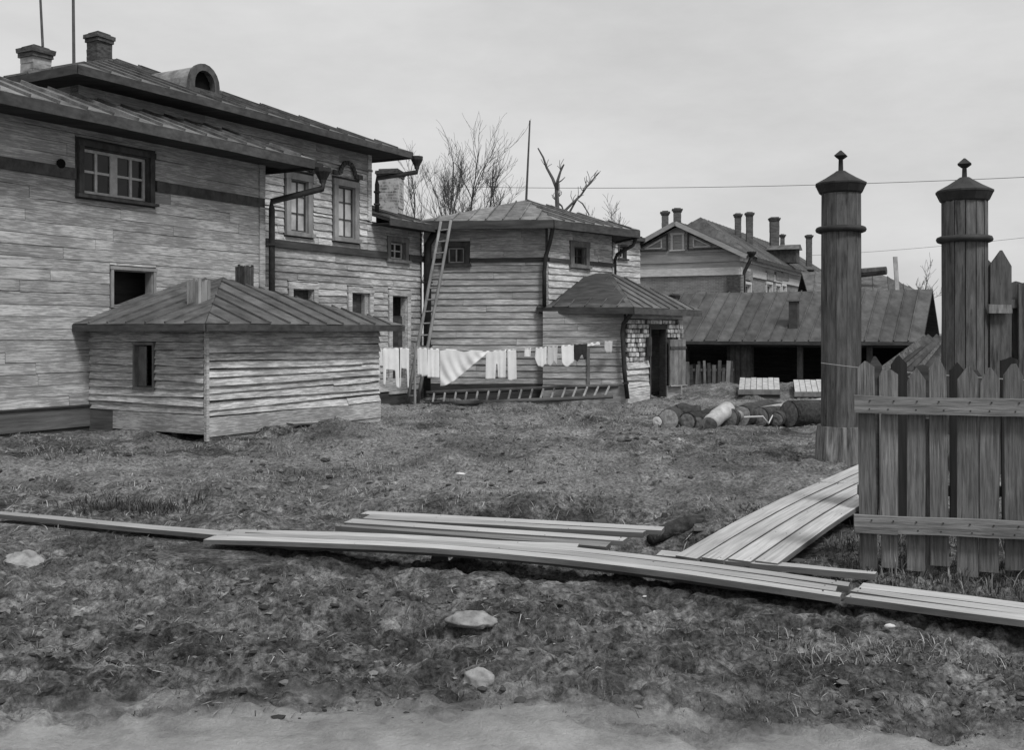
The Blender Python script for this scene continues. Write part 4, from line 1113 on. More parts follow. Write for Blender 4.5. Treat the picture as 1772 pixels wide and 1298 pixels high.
# ================================================================== washing line and laundry
LP_ = [(560, 607, 23.6), (650, 603, 24.1), (718, 602, 24.4), (842, 608, 24.9), (930, 602, 25.2), (1000, 596, 25.5), (1068, 589, 25.85)]
def line_pt(u):
    for (u0, v0, d0), (u1, v1, d1) in zip(LP_, LP_[1:]):
        if u0 <= u <= u1:
            f = (u-u0)/(u1-u0); return P(u, v0 + (v1-v0)*f, d0 + (d1-d0)*f)
    return P(u, 602, 24.5)
lo_ = line_pt(718)
cl = MB().tube([line_pt(u) for u in np.linspace(560, 1068, 40)], 0.011, 5).build('clothesline', M['rope'])
tag(cl, 'thin rope of the washing line strung between prop and porch', 'clothesline')
pp = empty('line_prop', on_z(718, 704), 'forked thin pole propping up the washing line', 'pole')
MB().tube([Vector((0, 0, -0.1)), line_pt(718) - pp.location + Vector((0, -0.02, 0.1))], [0.035, 0.022], 7).build('prop_pole', M['ladder'], pp)
MB().tube([line_pt(718) - pp.location + Vector((0, -0.02, -0.1)), line_pt(716) - pp.location + Vector((0, -0.03, 0.12))], [0.02, 0.012], 6).build('fork', M['ladder'], pp)

def cloth(name, label, cat, u0, u1, bottom, mat='cloth', nx=26, nz=16, folds=3, amp=0.02, swag=None, top_drop=0.0):
    """bottom: list of (u, v) giving the lower edge as it hangs"""
    us = np.linspace(u0, u1, nx+1)
    bu, bv = [p[0] for p in bottom], [p[1] for p in bottom]
    o_ = line_pt((u0+u1)/2)
    wdt = (u1-u0)*o_.y/F; amp = min(amp, 0.075*wdt/max(folds, 0.5))
    ph = random.uniform(0, 6)
    vs = []
    for side in (0, 1):
        for j in range(nz+1):
            f = j/nz
            for i, u in enumerate(us):
                t = line_pt(u); vb_ = float(np.interp(u, bu, bv)); bz = CH - (vb_-H0)*t.y/F
                top = t.z + 0.012 - top_drop*math.sin(math.pi*(i/nx))
                z = top + (bz-top)*f
                w = (u-u0)/(u1-u0)
                y = amp*(0.3+0.7*f)*math.sin(ph + folds*2*math.pi*w + 1.2*math.sin(3*w+ph)) + 0.3*amp*math.sin(13*w + 5*f + ph)
                x = t.x + 0.02*f*math.sin(7*w+ph)
                if swag:
                    su, sv_ = swag; r_ = math.hypot((u-su), (CH - z)*F/t.y + H0 - sv_)
                    y += 0.013*math.sin(r_/2.6 + 0.25*math.sin(w*9))*min(1, r_/16)*min(1, f*2.5)
                vs.append((x - o_.x, t.y + y - 0.006 + side*0.010*(1 if f > 0.04 else 0.5) - o_.y + (0.004 if side else 0), z - o_.z))
    n = (nx+1)*(nz+1); fs = []
    for j in range(nz):
        for i in range(nx):
            a = j*(nx+1)+i
            fs.append((a, a+1, a+nx+2, a+nx+1)); fs.append((n+a, n+a+nx+1, n+a+nx+2, n+a+1))
    for i in range(nx):
        fs.append((i, n+i, n+i+1, i+1)); a = nz*(nx+1)+i; fs.append((a, a+1, n+a+1, n+a))
    for j in range(nz):
        a = j*(nx+1); fs.append((a, a+nx+1, n+a+nx+1, n+a)); b = a+nx; fs.append((b, n+b, n+b+nx+1, b+nx+1))
    ob = MB().add(vs, fs).build(name, M[mat], None, None, True)
    ob.location = o_
    return tag(ob, label, cat, 'washing on the line')
cloth('hanging_shirt', 'white shirt at the far left end of the washing line by the lean-to', 'shirt', 651, 661, [(651, 634), (661, 634)], nx=8, folds=1.5)
cloth('hanging_shirt', 'broad white shirt hung by its hem with two sleeves trailing low', 'shirt', 662, 690,
      [(662, 668), (666, 668), (667, 640), (684, 642), (685, 672), (690, 674)], nx=32, folds=3)
cloth('hanging_shirt', 'white shirt beside the doorway with ragged hanging sleeves', 'shirt', 692, 708,
      [(692, 672), (695, 672), (696, 638), (703, 640), (704, 672), (708, 673)], nx=24, folds=2)
cloth('hanging_towel', 'narrow pair of white towels just right of the line prop', 'towel', 722, 739, [(722, 650), (730, 648), (731, 653), (739, 650)], nx=20, folds=2, amp=0.03)
cloth('hanging_sheet', 'straight hanging white sheet overlapped by the swagged one', 'sheet', 740, 760, [(740, 654), (760, 655)], nx=20, folds=2, amp=0.03)
cloth('hanging_sheet', 'large white sheet gathered up into a swagged triangle', 'sheet', 760.5, 842, [(760, 669), (768, 668), (785, 660), (805, 645), (825, 626), (842, 611)], nx=60, nz=34, folds=2, amp=0.03, swag=(842, 608))
cloth('hanging_trousers', 'long white drawers hung by the waist next to the swagged sheet', 'trousers', 841, 876,
      [(841, 657), (856, 657), (857.5, 630), (859.5, 630), (861, 655), (876, 655)], nx=44, folds=3, amp=0.03)
cloth('hanging_trousers', 'single-leg-wide white drawers right of the longer pair', 'trousers', 877.5, 893, [(877.5, 659), (885, 660), (893, 657)], nx=16, folds=1.5)
cloth('hanging_cloth', 'smallest white rag alone in the middle of the line', 'cloth', 908, 919, [(908, 617), (919, 618)], nx=10, folds=1)
cloth('hanging_cloth', 'grey-white folded cloth with rounded lower hem', 'cloth', 927, 946, [(927, 620), (931, 634), (938, 636), (946, 630)], nx=18, folds=2)
cloth('hanging_cloth', 'light grey ragged cloth beside the folded one', 'cloth', 948, 965, [(948, 630), (953, 634), (957, 625), (965, 632)], 'cloth_grey', nx=18, folds=2)
cloth('hanging_blouse', 'short white blouse next to the dark garment', 'blouse', 971, 992.5, [(971, 628), (976, 632), (982, 636), (987, 630), (992, 626)], nx=20, folds=2.5)
cloth('hanging_trousers', 'only black garment on the washing line', 'trousers', 993.5, 1016, [(993.5, 620), (999, 626), (1004, 615), (1008, 614), (1012, 622), (1016, 620)], 'cloth_dark', nx=20, folds=2.5)
cloth('hanging_cloth', 'thin strip of white cloth at the porch end of the line', 'cloth', 1017, 1038, [(1017, 600), (1038, 597)], nx=16, nz=4, folds=2)
cloth('hanging_cloth', 'small grey rag nearest the porch downspout', 'cloth', 1046, 1060, [(1046, 600), (1050, 612), (1060, 610)], 'cloth_grey', nx=12, nz=6, folds=2)

# ================================================================== log pile
def log(label, u, v, r, length, azd, mat='bark', el=0.0, endm='endgrain', d=19.1):
    p = P(u, v, d); p.z = max(p.z, gz(p.x, p.y) + r*0.75)
    dirv = az(azd) * math.cos(R(el)) + Vector((0, 0, math.sin(R(el))))
    mb = MB(); n = 7
    pts = [dirv*(length*i/n) + Vector((random.uniform(-0.012, 0.012), 0, random.uniform(-0.012, 0.012))) for i in range(n+1)]
    mb.tube(pts, [r*random.uniform(0.95, 1.05) for _ in pts], 14)
    o = mb.build('log', M[mat], None, None, True); o.location = p
    for pgn in o.data.polygons:
        if len(pgn.vertices) > 4: pgn.use_smooth = False
    tag(o, label, 'log', 'logs lying in the yard')
    x = dirv.cross(Vector((0, 0, 1))).normalized(); y = x.cross(dirv)
    k = 14; vs = [pts[0] - dirv*0.012]
    for rr2, off in ((0.35, 0.018), (0.72, 0.012), (0.93, 0.006)):
        vs += [pts[0] - dirv*(off + random.uniform(0, 0.006)) + (x*math.cos(2*math.pi*i/k) + y*math.sin(2*math.pi*i/k))*r*rr2*random.uniform(0.96, 1.03) for i in range(k)]
    fs = [(0, 1+i, 1+(i+1) % k) for i in range(k)]
    for q in range(2): fs += [(1+q*k+i, 1+q*k+(i+1) % k, 1+(q+1)*k+(i+1) % k, 1+(q+1)*k+i) for i in range(k)]
    MB().add(vs, fs).build('cut_face', M[endm], o)
    return o
log('dark log at the left end of the pile with round end showing', 1157, 731, 0.20, 1.7, 18)
log('slim log with bright white end at the far left of the pile', 1136, 729, 0.10, 1.2, 22, 'bark_dark', 0, 'white_scrap')  # cut face simply coloured white
log('blackened log second from the left with a shadowed end', 1188, 735, 0.16, 1.4, 30, 'bark_dark')
log('short dark log heaped crosswise behind the left end of the pile', 1170, 713, 0.13, 0.45, 80, 'bark', 0, 'endgrain', 19.7)
log('thin blackened log between the left logs and the barkless one', 1208, 737, 0.13, 1.4, 24, 'bark_dark')
log('barkless pale log tipped upward in the middle of the pile', 1227, 741, 0.15, 0.72, 42, 'peeled', 20, 'endgrain', 18.75)
log('log with pale round end right of the tipped barkless log', 1259, 734, 0.20, 2.4, 32)
log('log with dark-centred ringed end at the middle right of the pile', 1285, 734, 0.20, 1.6, 38, 'bark', 0)
log('log with shadowed end beneath a pale bark strip', 1315, 736, 0.19, 1.5, 46)
log('smallest round log wedged against the thick log', 1344, 732, 0.14, 1.5, 35)
log('thickest log of the pile running behind the gate post', 1366, 728, 0.25, 3.2, 60, 'bark')
log('slanting grey log laid on top across the pile', 1276, 719, 0.09, 2.2, 62, 'peeled', 5)
bs = MB()
pbs = [P(1287, 722, 18.8), P(1320, 721, 18.85), P(1330, 733, 18.7), P(1337, 719, 18.9)]
bs.tube(pbs, [0.018, 0.022, 0.02, 0.012], 6)
tag(bs.build('bark_strip', M['white_trim']), 'curled pale strip of bark lying over the logs', 'bark')

# ================================================================== gate posts
def gate_post(u, d, zcap, ztop, zring, label, staves=12, r=0.262, stump=True, gap=0.008):
    p = P(u, 0, d); z0 = gz(p.x, p.y) - 0.12
    o = empty('gate_post', (p.x, p.y, z0), label, 'gate post', 'pair of tall gate posts')
    hcap, htop, hring = zcap-z0, ztop-z0, zring-z0
    zs = 0.62 if stump else 0.1
    MB().lathe((0, 0, 0), [(r*0.9, 0.05), (r*0.9, hcap)], staves).build('core', M['darkwood'], o)
    for k in range(staves):
        a0, a1 = 2*math.pi*k/staves + gap, 2*math.pi*(k+1)/staves - gap
        jr = random.uniform(-0.006, 0.006); zb_ = zs + random.uniform(-0.02, 0.02)
        n = 4; mb = MB(); vs = []
        for i in range(n+1):
            z = zb_ + (hcap-0.01-zb_)*i/n; tw = random.uniform(-0.004, 0.004)
            ro, ri = r + jr + tw + 0.006*(1 - z/hcap), r*0.88
            vs += [(ro*math.cos(a0), ro*math.sin(a0), z), (ro*math.cos(a1), ro*math.sin(a1), z), (ri*math.cos(a1), ri*math.sin(a1), z), (ri*math.cos(a0), ri*math.sin(a0), z)]
        fs = [(3, 2, 1, 0), tuple(4*n+i for i in range(4))]
        for i in range(n):
            for j in range(4):
                a, b = 4*i+j, 4*i+(j+1) % 4
                fs.append((a, b, b+4, a+4))
        mb.add(vs, fs).build('stave', M['stave'], o)
    # torus ring
    tm = MB(); pts = [Vector(((r+0.028)*math.cos(2*math.pi*i/20), (r+0.028)*math.sin(2*math.pi*i/20), hring)) for i in range(21)]
    tm.tube(pts, 0.042, 8, False); tm.build('ring', M['postcap'], o, None, True)
    MB().lathe((0, 0, hcap), [(r*1.0, -0.05), (r*1.10, -0.03), (r*1.25, 0.055), (r*1.29, 0.07), (r*1.29, 0.092), (r*0.78, 0.165), (r*0.36, 0.235), (r*0.22, 0.262)], 12).build('cap', M['postcap'], o)
    f = htop - hcap
    MB().lathe((0, 0, hcap), [(0.042, 0.25), (0.036, f-0.12), (0.05, f-0.115), (0.112, f-0.075), (0.012, f)], 4, R(20)).build('finial', M['postcap'], o)
    if stump:
        rs = r*1.2
        mb = MB(); vs = []; n = 28; ring = [(0.0, 1.14), (0.25, 1.05), (0.5, 1.0), (0.63, 0.97)]
        jag = [random.uniform(0.88, 1.07) for _ in range(n)]
        for z, s_ in ring:
            for k in range(n):
                a = 2*math.pi*k/n; q = rs*s_*jag[k]*random.uniform(0.97, 1.03)
                vs.append((q*math.cos(a), q*math.sin(a), z))
        fs = []
        for i in range(len(ring)-1):
            for k in range(n):
                a, b = i*n+k, i*n+(k+1) % n
                fs.append((a, b, b+n, a+n))
        fs.append(tuple(range((len(ring)-1)*n, len(ring)*n)))
        mb.add(vs, fs).build('stump', M['stump'], o)
    return o
gate_post(1455, 14.0, 3.66, 4.20, 3.13, 'tall boarded gate post standing free on a rotten stump beside the board walk')
gate_post(1669, 12.9, 3.41, 3.91, 2.90, 'tall boarded gate post rising behind the picket fence next to wide palings', 13, gap=0.02)

# tall pointed palings joined to the second post
tpf = empty('tall_paling_fence', (6.1, 12.7, 0), 'tall dark paling fence with pointed tops abutting the far gate post', 'fence')
def picket(parent, x, w, th, z0, z1, tip, mat, lean=0.0, y=0.0, notch=None, rz=0.0):
    hw = w/2
    poly = [(-hw, z0), (hw, z0), (hw*0.98, z1-tip), (random.uniform(0.0, 0.3)*hw, z1 - random.uniform(0, 0.012)), (-random.uniform(0.0, 0.35)*hw, z1 - random.uniform(0, 0.02)), (-hw*0.98, z1-tip*random.uniform(0.8, 1.25))]
    mb = MB(); n = len(poly)
    j = lambda: random.uniform(-0.004, 0.004)
    f_ = [Vector((px+j(), -th/2, pz_+j())) for px, pz_ in poly]
    mb.prism(f_, Vector((0, th, 0)))
    return mb.build('picket', mat, parent, Matrix.Translation((x, y, 0)) @ Matrix.Rotation(R(lean), 4, 'Y') @ Matrix.Rotation(R(rz), 4, 'Z'))
for u, w_, vt, tip in ((1713, 0.10, 448, 0.06), (1731, 0.27, 432, 0.2), (1757, 0.17, 486, 0.03), (1778, 0.2, 487, 0.03), (1804, 0.2, 455, 0.12), (1832, 0.2, 448, 0.12), (1860, 0.2, 450, 0.12)) + tuple((1890 + 30*k_, 0.2, 446 + (k_*7) % 11, 0.12) for k_ in range(10)):
    p = P(u, vt, 12.75 if vt != 486 else 12.9)
    picket(tpf, p.x - 6.1, w_, 0.03, -0.1, p.z, tip, M['stave'], random.uniform(-0.4, 0.4), p.y - 12.7 + (0.04 if u == 1713 else 0.0))
for z in (0.5, 2.05):
    MB().box((-0.12, 0.05 + 0.03, z), (3.1, 0.05 + 0.11, z+0.1), 0.005).build('rail', M['stave'], tpf)
MB().box((-0.30, -0.06, 1.98), (-0.02, -0.02, 2.09), 0.006).build('nailed_board', M['stump'], tpf)

# ================================================================== picket fence in the foreground
fa, fb = P(1481, 0, 7.32), P(1800, 0, 7.02)
ft = (fb - fa); ft.z = 0; ft.normalize()
pfn = empty('picket_fence', (fa.x, fa.y, 0), 'weathered pointed picket fence in the foreground with two heavy rails on its face', 'fence')
pfn.rotation_euler.z = math.atan2(ft.y, ft.x)
def f_s(u):
    k = (u-886)/F; return (k*fa.y - fa.x)/(ft.x - k*ft.y)
pk_list = [(1503, 28, 622, 0.05), (1540, 28, 640, 0.03), (1585, 30, 636, 0.09), (1626, 30, 618, 0.10), (1674, 32, 630, 0.09), (1711, 32, 634, 0.09), (1757, 32, 628, 0.09), (1797, 30, 632, 0.09), (1838, 30, 630, 0.09), (1880, 30, 628, 0.09)] + [(1922 + 42*k_, 30, 624 + (k_*5) % 13, 0.09) for k_ in range(9)]
for u, w_, vt, tip in pk_list:
    s_ = f_s(u); d = fa.y + ft.y*s_
    z1_ = CH - (vt-H0)*d/F; z0_ = random.uniform(0.06, 0.14)
    picket(pfn, s_, w_*d/F, 0.026, z0_, z1_, tip, M['picket'], random.uniform(-0.7, 0.7))
for zc_, hh in ((1.245, 0.115), (0.415, 0.115)):
    n = 12; Lr = 3.55; mb = MB(); vs = []
    x0_ = -0.015
    for i in range(n+1):
        x = x0_ + Lr*i/n; dz = random.uniform(-0.006, 0.006); dh = random.uniform(-0.005, 0.005)
        vs += [(x, -0.085, zc_-hh/2+dz), (x, -0.015, zc_-hh/2+dz), (x, -0.015, zc_+hh/2+dz+dh), (x, -0.075, zc_+hh/2+dz+dh)]
    fs = [(0, 1, 2, 3), tuple(4*n+i for i in (3, 2, 1, 0))]
    for i in range(n):
        for j in range(4):
            a, b = 4*i+j, 4*i+(j+1) % 4; fs.append((a, a+4, b+4, b))
    rl_ = mb.add(vs, fs).build('rail', M['rail'], pfn)
    nb = MB()
    for u, w_, vt, tip in pk_list:
        s_ = f_s(u)
        for dz in (-0.028, 0.03):
            xx = s_ + random.uniform(-0.02, 0.02)
            if xx < Lr-0.05: nb.box((xx-0.004, -0.0865, zc_+dz-0.004), (xx+0.004, -0.07, zc_+dz+0.004))
    tag(nb.build('nails', M['iron'], rl_), kind='stuff')
MB().box((-0.015, -0.1, 0.355), (0.27, -0.088, 0.40), 0.004).build('rail_offcut', M['rail'], pfn)
for x in (0.42, 2.0, 3.4):
    MB().box((x, 0.02, -0.4), (x+0.09, 0.11, 1.15), 0.006).build('fence_post', M['picket'], pfn)

# second fence line behind
f2a = P(1497, 0, 8.9); f2 = empty('rear_picket_fence', (f2a.x, f2a.y, 0), 'second row of rougher pickets seen through the gaps of the front fence', 'fence')
f2.rotation_euler.z = R(-4)
x = 0.0
for k in range(32):
    w_ = random.uniform(0.10, 0.15)
    top = CH - (random.uniform(606, 650)-H0)*8.9/F
    if k == 9: w_, top = 0.2, CH - (606-H0)*8.85/F
    if random.random() > 0.12 or k == 0:
        picket(f2, x + w_/2, w_, 0.025, 0.02, top, random.choice([0.02, 0.07, 0.03, 0.09]), M['picket'] if k % 6 == 1 else (M['black_paling'] if k % 3 else M['darkwood']), random.uniform(-1.5, 1.5), random.uniform(-0.015, 0.015))
    x += w_ + random.uniform(0.01, 0.035)
for z in (0.35, 1.05):
    MB().box((-0.05, 0.018, z), (x, 0.07, z+0.09), 0.004).build('rail', M['picket'], f2)
# slanting boards heaped behind the second fence
hb_ = empty('board_heap', P(1610, 0, 19.0)*1.0, 'heap of grey boards leaning slantwise behind the rear pickets', 'board heap')
hb_.location.z = 0
for k in range(9):
    a = P(1520 + k*9, 650 + random.uniform(-6, 6), 18.8 + k*0.05); b = P(1600 + k*6 + random.uniform(-8, 8), 572 + random.uniform(-3, 14) + k*1.5, 19.5)
    MB().bar(a - hb_.location, b - hb_.location, random.uniform(0.10, 0.16), 0.03, (0, -1, 0.6)).build('board', M['casing_dark'] if k % 2 else M['stave'], hb_)

# ================================================================== board walks
def plank(parent, c0, c1, w, th=0.038, mat='plank', lift=0.0, bow=0.0, bend=0.0):
    """c0, c1: end centres of its top face in world coordinates"""
    loc = parent.location; c0, c1 = Vector(c0), Vector(c1); t = (c1-c0); Lq = t.length; t.normalize()
    sd = Vector((t.y, -t.x, 0)).normalized(); up = sd.cross(t)
    n = 10 if bend else 6; vs = []; tw = random.uniform(-0.006, 0.006)
    for i in range(n+1):
        f = i/n; c = c0.lerp(c1, f) - sd*bend*math.sin(math.pi*f) + Vector((0, 0, lift + bow*math.sin(math.pi*f) + random.uniform(-0.002, 0.002)))
        e = w/2*random.uniform(0.965, 1.0); dz = tw*(f-0.5)*2
        vs += [c - sd*e - up*th, c + sd*e - up*th, c + sd*e + up*dz, c - sd*e - up*dz]
    # own frame: x across, y along, so that the grain follows the plank
    B3 = Matrix((sd, t, up)).transposed().to_4x4(); B3.translation = c0
    inv = B3.inverted()
    fs = [(0, 1, 2, 3), tuple(4*n+i for i in (3, 2, 1, 0))]
    for i in range(n):
        for j in range(4):
            a, b = 4*i+j, 4*i+(j+1) % 4; fs.append((a, a+4, b+4, b))
    o = MB().add([inv @ v for v in vs], fs).build('plank', M[mat], parent, Matrix.Translation(-loc) @ B3)
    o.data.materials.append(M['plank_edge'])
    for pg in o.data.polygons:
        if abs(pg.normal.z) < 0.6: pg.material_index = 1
    nb = MB()
    for f in (0.02, 0.26, 0.5, 0.74, 0.98):
        for sx in (-0.3, 0.3):
            if random.random() < (0.75 if f in (0.02, 0.98) else 0.4):
                nx_, ny_ = sx*w + random.uniform(-0.01, 0.01), f*Lq + random.uniform(-0.02, 0.02)
                i_ = min(int(f*n), n-1); c_ = inv @ vs[4*i_+2]; c2_ = inv @ vs[4*(i_+1)+2]; g_ = f*n - i_
                zz = c_.z + (c2_.z - c_.z)*g_; xx = nx_ + (c_.x + (c2_.x-c_.x)*g_ - w*0.49)
                nb.box((xx-0.0045, ny_-0.0045, zz-0.006), (xx+0.0045, ny_+0.0045, zz+0.0015))
    if nb.v: tag(nb.build('nails', M['iron'], o), kind='stuff')
    return o
ZW = 0.125
bw1 = empty('board_walk', on_z(1000, 960), 'long plank walk crossing the foreground from the left edge to the picket fence', 'board walk')
def wp(u, v, z=ZW): return on_z(u, v, z)
def run(parent, f0, f1, n, w, pitch, stag=(0,)*9, **kw):
    """n planks side by side; f0, f1: ends of the near edge"""
    t = (f1 - f0).normalized(); nn = Vector((-t.y, t.x, 0))
    for k in range(n):
        o_ = nn*(pitch*(k+0.5))
        plank(parent, f0 + o_ - t*stag[k]*0.5 + t*random.uniform(-0.03, 0.03), f1 + o_ + t*stag[k] + t*random.uniform(-0.02, 0.02), w*random.uniform(0.97, 1.0), **kw)
# right section (nearest)
run(bw1, wp(1462, 1034), wp(2150, 1125), 3, 0.142, 0.147)
# middle section, two lengths meeting at a slight bend
run(bw1, wp(352, 934), wp(1448, 1034), 3, 0.142, 0.146, (0.0, -0.02, 0.05), lift=0.0, bow=0.045, bend=0.2)
plank(bw1, wp(430, 921, ZW), wp(1000, 946, ZW), 0.12, lift=0.004)
plank(bw1, wp(400, 938, ZW-0.06), wp(1380, 1024, ZW-0.06), 0.13, 0.04, 'plank_old', bend=0.2, bow=0.04)
plank(bw1, wp(1140, 957, ZW+0.012), wp(1516, 992, ZW+0.012), 0.13)
# single plank running out to the left
plank(bw1, wp(-60, 881), wp(440, 927), 0.15, lift=-0.006)
plank(bw1, wp(-420, 848), wp(-52, 882), 0.15, lift=-0.012)
plank(bw1, wp(250, 914, ZW-0.05), wp(380, 922, ZW-0.05), 0.14, 0.04, 'plank_old')
for u, v in ((140, 902), (420, 930), (760, 958), (1080, 978), (1320, 1005), (1560, 1022), (1720, 1040)):
    c = wp(u, v, 0.02); MB().box((c.x-0.06-bw1.location.x, c.y-0.17, -0.15), (c.x+0.06-bw1.location.x, c.y+0.15, ZW-0.11), 0.01).build('bearer', M['under'], bw1, Matrix.Translation((0, -bw1.location.y, 0)))
bw2 = empty('plank_landing', on_z(850, 915), 'short wide landing of worn planks beside the long walk, by the pit', 'board walk')
run(bw2, wp(575, 911, 0.10), wp(1052, 946, 0.10), 1, 0.16, 0.166, mat='plank_old')
run(bw2, wp(592, 904, 0.115), wp(1075, 937, 0.115), 1, 0.175, 0.18)
run(bw2, wp(622, 896, 0.12), wp(1112, 924, 0.12), 2, 0.172, 0.177, (0.0, 0.12))
for u in (660, 850, 1040):
    c = wp(u, 915, 0.0); MB().box((c.x-0.06-bw2.location.x, -0.22 + c.y - bw2.location.y, -0.2), (c.x+0.06-bw2.location.x, 0.22 + c.y - bw2.location.y, 0.045)).build('bearer', M['under'], bw2)
bw3 = empty('gate_walk', on_z(1300, 930), 'four-plank walk leading away between the two gate posts', 'board walk')
q0 = wp(1168, 962, 0.15); q1 = wp(1318, 972, 0.15)
dirw = Vector((0.534, 0.845, 0)); sidew = Vector((0.845, -0.534, 0))
for k in range(4):
    c = q0 + sidew*(0.085 + k*0.178) + dirw*(k*0.05)
    e_ = c + dirw*(7.1 - k*0.1); e_.z = 0.26
    m_ = c + dirw*3.6; m_.z = 0.24
    plank(bw3, c, m_, 0.165, 0.038, 'plank', bow=0.03)
    plank(bw3, m_ + dirw*0.01, e_, 0.165, 0.038, 'plank')
for f in (0.6, 2.6, 4.6, 6.4):
    c = q0 + dirw*f; MB().bar(c - bw3.location + Vector((0, 0, -0.12)), c + sidew*0.75 - bw3.location + Vector((0, 0, -0.12)), 0.12, 0.12).build('bearer', M['under'], bw3)
dl = MB(); pa, pb = wp(1125, 936, -0.08), wp(1215, 903, 0.03)
dl.tube([pa, pa.lerp(pb, 0.35) + Vector((0, 0, 0.03)), pa.lerp(pb, 0.7) + Vector((0, 0, 0.02)), pb], [0.05, 0.07, 0.08, 0.06], 10)
tag(dl.build('sunken_log', M['bark_dark'], None, None, True), 'dark rotting log half sunk in the pit between landing and gate walk', 'log')
# loose plank by the lean-to
lpk = empty('loose_board', on_z(550, 733), 'pale short board lying over a dark hole beside the lean-to', 'board')
c0, c1 = P(502, 737, 16.9), P(598, 734, 17.7); c0.z = gz(c0.x, c0.y) + 0.10; c1.z = gz(c1.x, c1.y) + 0.08
plank(lpk, c0, c1, 0.22, 0.03)

# ================================================================== stones and scraps
def stone(loc, sx, sy, sz, label, mat='stone', name='stone', seed=0, cat='stone', sub=4):
    bm = bmesh.new(); bmesh.ops.create_icosphere(bm, subdivisions=sub, radius=1)
    rs = random.Random(seed)
    ph = [rs.uniform(0, 6) for _ in range(6)]
    for v in bm.verts:
        c = v.co
        k = 1 + 0.13*math.sin(2.1*c.x+ph[0])*math.cos(1.7*c.y+ph[1]) + 0.10*math.sin(3.7*c.z+ph[2]+c.x) + 0.05*math.sin(7*c.x+5*c.y+ph[3])
        k += 0.10*mnoise.noise(c*2.3 + Vector((seed, 0, 0))) + 0.06*mnoise.noise(c*5.5 + Vector((0, seed, 0)))
        c2 = Vector((round(c.x*1.6)/1.6, round(c.y*1.6)/1.6, round(c.z*1.6)/1.6)); c = c.lerp(c2, 0.22 if name == 'stone' else 0.5)
        v.co = Vector((c.x*sx*k, c.y*sy*k, c.z*sz*k))
    me_ = bpy.data.meshes.new(name); bm.to_mesh(me_); bm.free()
    for p_ in me_.polygons: p_.use_smooth = True
    o = link_mesh(name, me_, M[mat]); o.location = loc; o.rotation_euler.z = rs.uniform(0, 0.5)
    return tag(o, label, cat)
def gnd(u, v):
    p = on_z(u, v); 
    for _ in range(6):
        z = float(ground_z(np.array([p.x]), np.array([p.y]))[0]); p = on_z(u, v, z)
    return p
p = gnd(818, 1066); stone(p + Vector((0, 0, -0.022)), 0.125, 0.10, 0.055, 'flat pale stone half buried in the middle of the churned foreground', seed=3)
p = gnd(828, 1182); stone(p + Vector((0, 0, 0.0)), 0.085, 0.08, 0.06, 'blunt grey stone nearest the camera among the dark clods', seed=5)
p = gnd(42, 968); stone(p + Vector((0, 0, -0.045)), 0.16, 0.15, 0.10, 'rounded stone at the left edge below the single plank', seed=8)
for i, (u, v, s_, lb) in enumerate(((477, 1001, 0.022, 'larger of two bright white scraps left of centre on the mud'), (466, 1008, 0.012, 'tiny white scrap beside the larger scrap on the mud'),
        (1142, 1036, 0.022, 'bright white scrap below the board walk'), (1115, 1033, 0.014, 'faint white chip left of the bright scrap below the walk'),
        (797, 821, 0.05, 'flat white scrap lying in the dry grass of the yard'), (1540, 1085, 0.03, 'crumpled pale scrap among weeds under the walk'), (1625, 1103, 0.026, 'pale chip farther right among weeds under the walk'))):
    p = gnd(u, v); stone(p + Vector((0, 0, s_*0.1)), s_*1.1, s_*0.7, s_*0.4, lb, 'white_scrap', 'scrap', 20+i, 'scrap', 2)

# ================================================================== bare trees
def bare_tree(name, label, base, stems, seed, twig=0.008, depth=4, reach=1.9, spread=1.0):
    """stems: (offset across, tilt, trunk length, radius); the crown starts at the top of each trunk"""
    rs = random.Random(seed)
    o = empty(name, base, label, 'tree', 'bare trees behind the houses')
    tm, cm = MB(), MB()
    def grow(p, d, ln, r, lv):
        n = 5; pts = [p]; rad = [r]; dd = d.copy()
        for i in range(n):
            dd = (dd + Vector((rs.gauss(0, 0.12), rs.gauss(0, 0.12), rs.gauss(0.05, 0.07)))*(0.35 if lv == 0 else 1)).normalized()
            pts.append(pts[-1] + dd*ln/n); rad.append(max(r*(1 - 0.55*(i+1)/n), twig*0.8))
        (tm if lv == 0 else cm).tube(pts, rad, 7 if lv == 0 else (5 if lv == 1 else 3), False)
        if lv >= depth: return
        k = (5, 6, 6, 4)[lv]
        for q in range(k):
            i = rs.choice([3, 4, 5]) if lv == 0 else rs.choice([1, 2, 3, 4, 5])
            a = rs.uniform(0, 2*math.pi); tilt = rs.uniform(0.3, 0.8)*spread
            side = Vector((math.cos(a), math.sin(a), 0)); nd = (dd*math.cos(tilt) + side*math.sin(tilt)).normalized()
            l2 = reach*rs.uniform(0.7, 1.2) if lv == 0 else ln*rs.uniform(0.4, 0.7)
            grow(pts[i], nd, l2, max(rad[i]*0.6, twig), lv+1)
        if lv == 0: grow(pts[-1], dd, reach*1.2, rad[-1]*0.9, 1)
    for dx, tilt, ln, r in stems:
        grow(Vector((dx, rs.uniform(-0.5, 0.5), 0)), Vector((tilt, rs.uniform(-0.06, 0.06), 1)).normalized(), ln, r, 0)
    tm.build('trunk', M['twig'], o); cm.build('crown', M['twig'], o)
    return o
b1 = P(735, 0, 41); b1.z = 0
bare_tree('bare_tree', 'tangled leafless trees left of the mast, closest to the whitewashed chimney', b1, [(-0.5, 0.0, 6.3, 0.07), (0.1, 0.03, 6.9, 0.07), (0.5, 0.06, 6.2, 0.06), (-0.2, -0.03, 5.8, 0.05), (0.8, 0.04, 5.9, 0.05)], 11, 0.0065, 3, 1.4, 0.8)
b2 = P(795, 0, 43); b2.z = 0
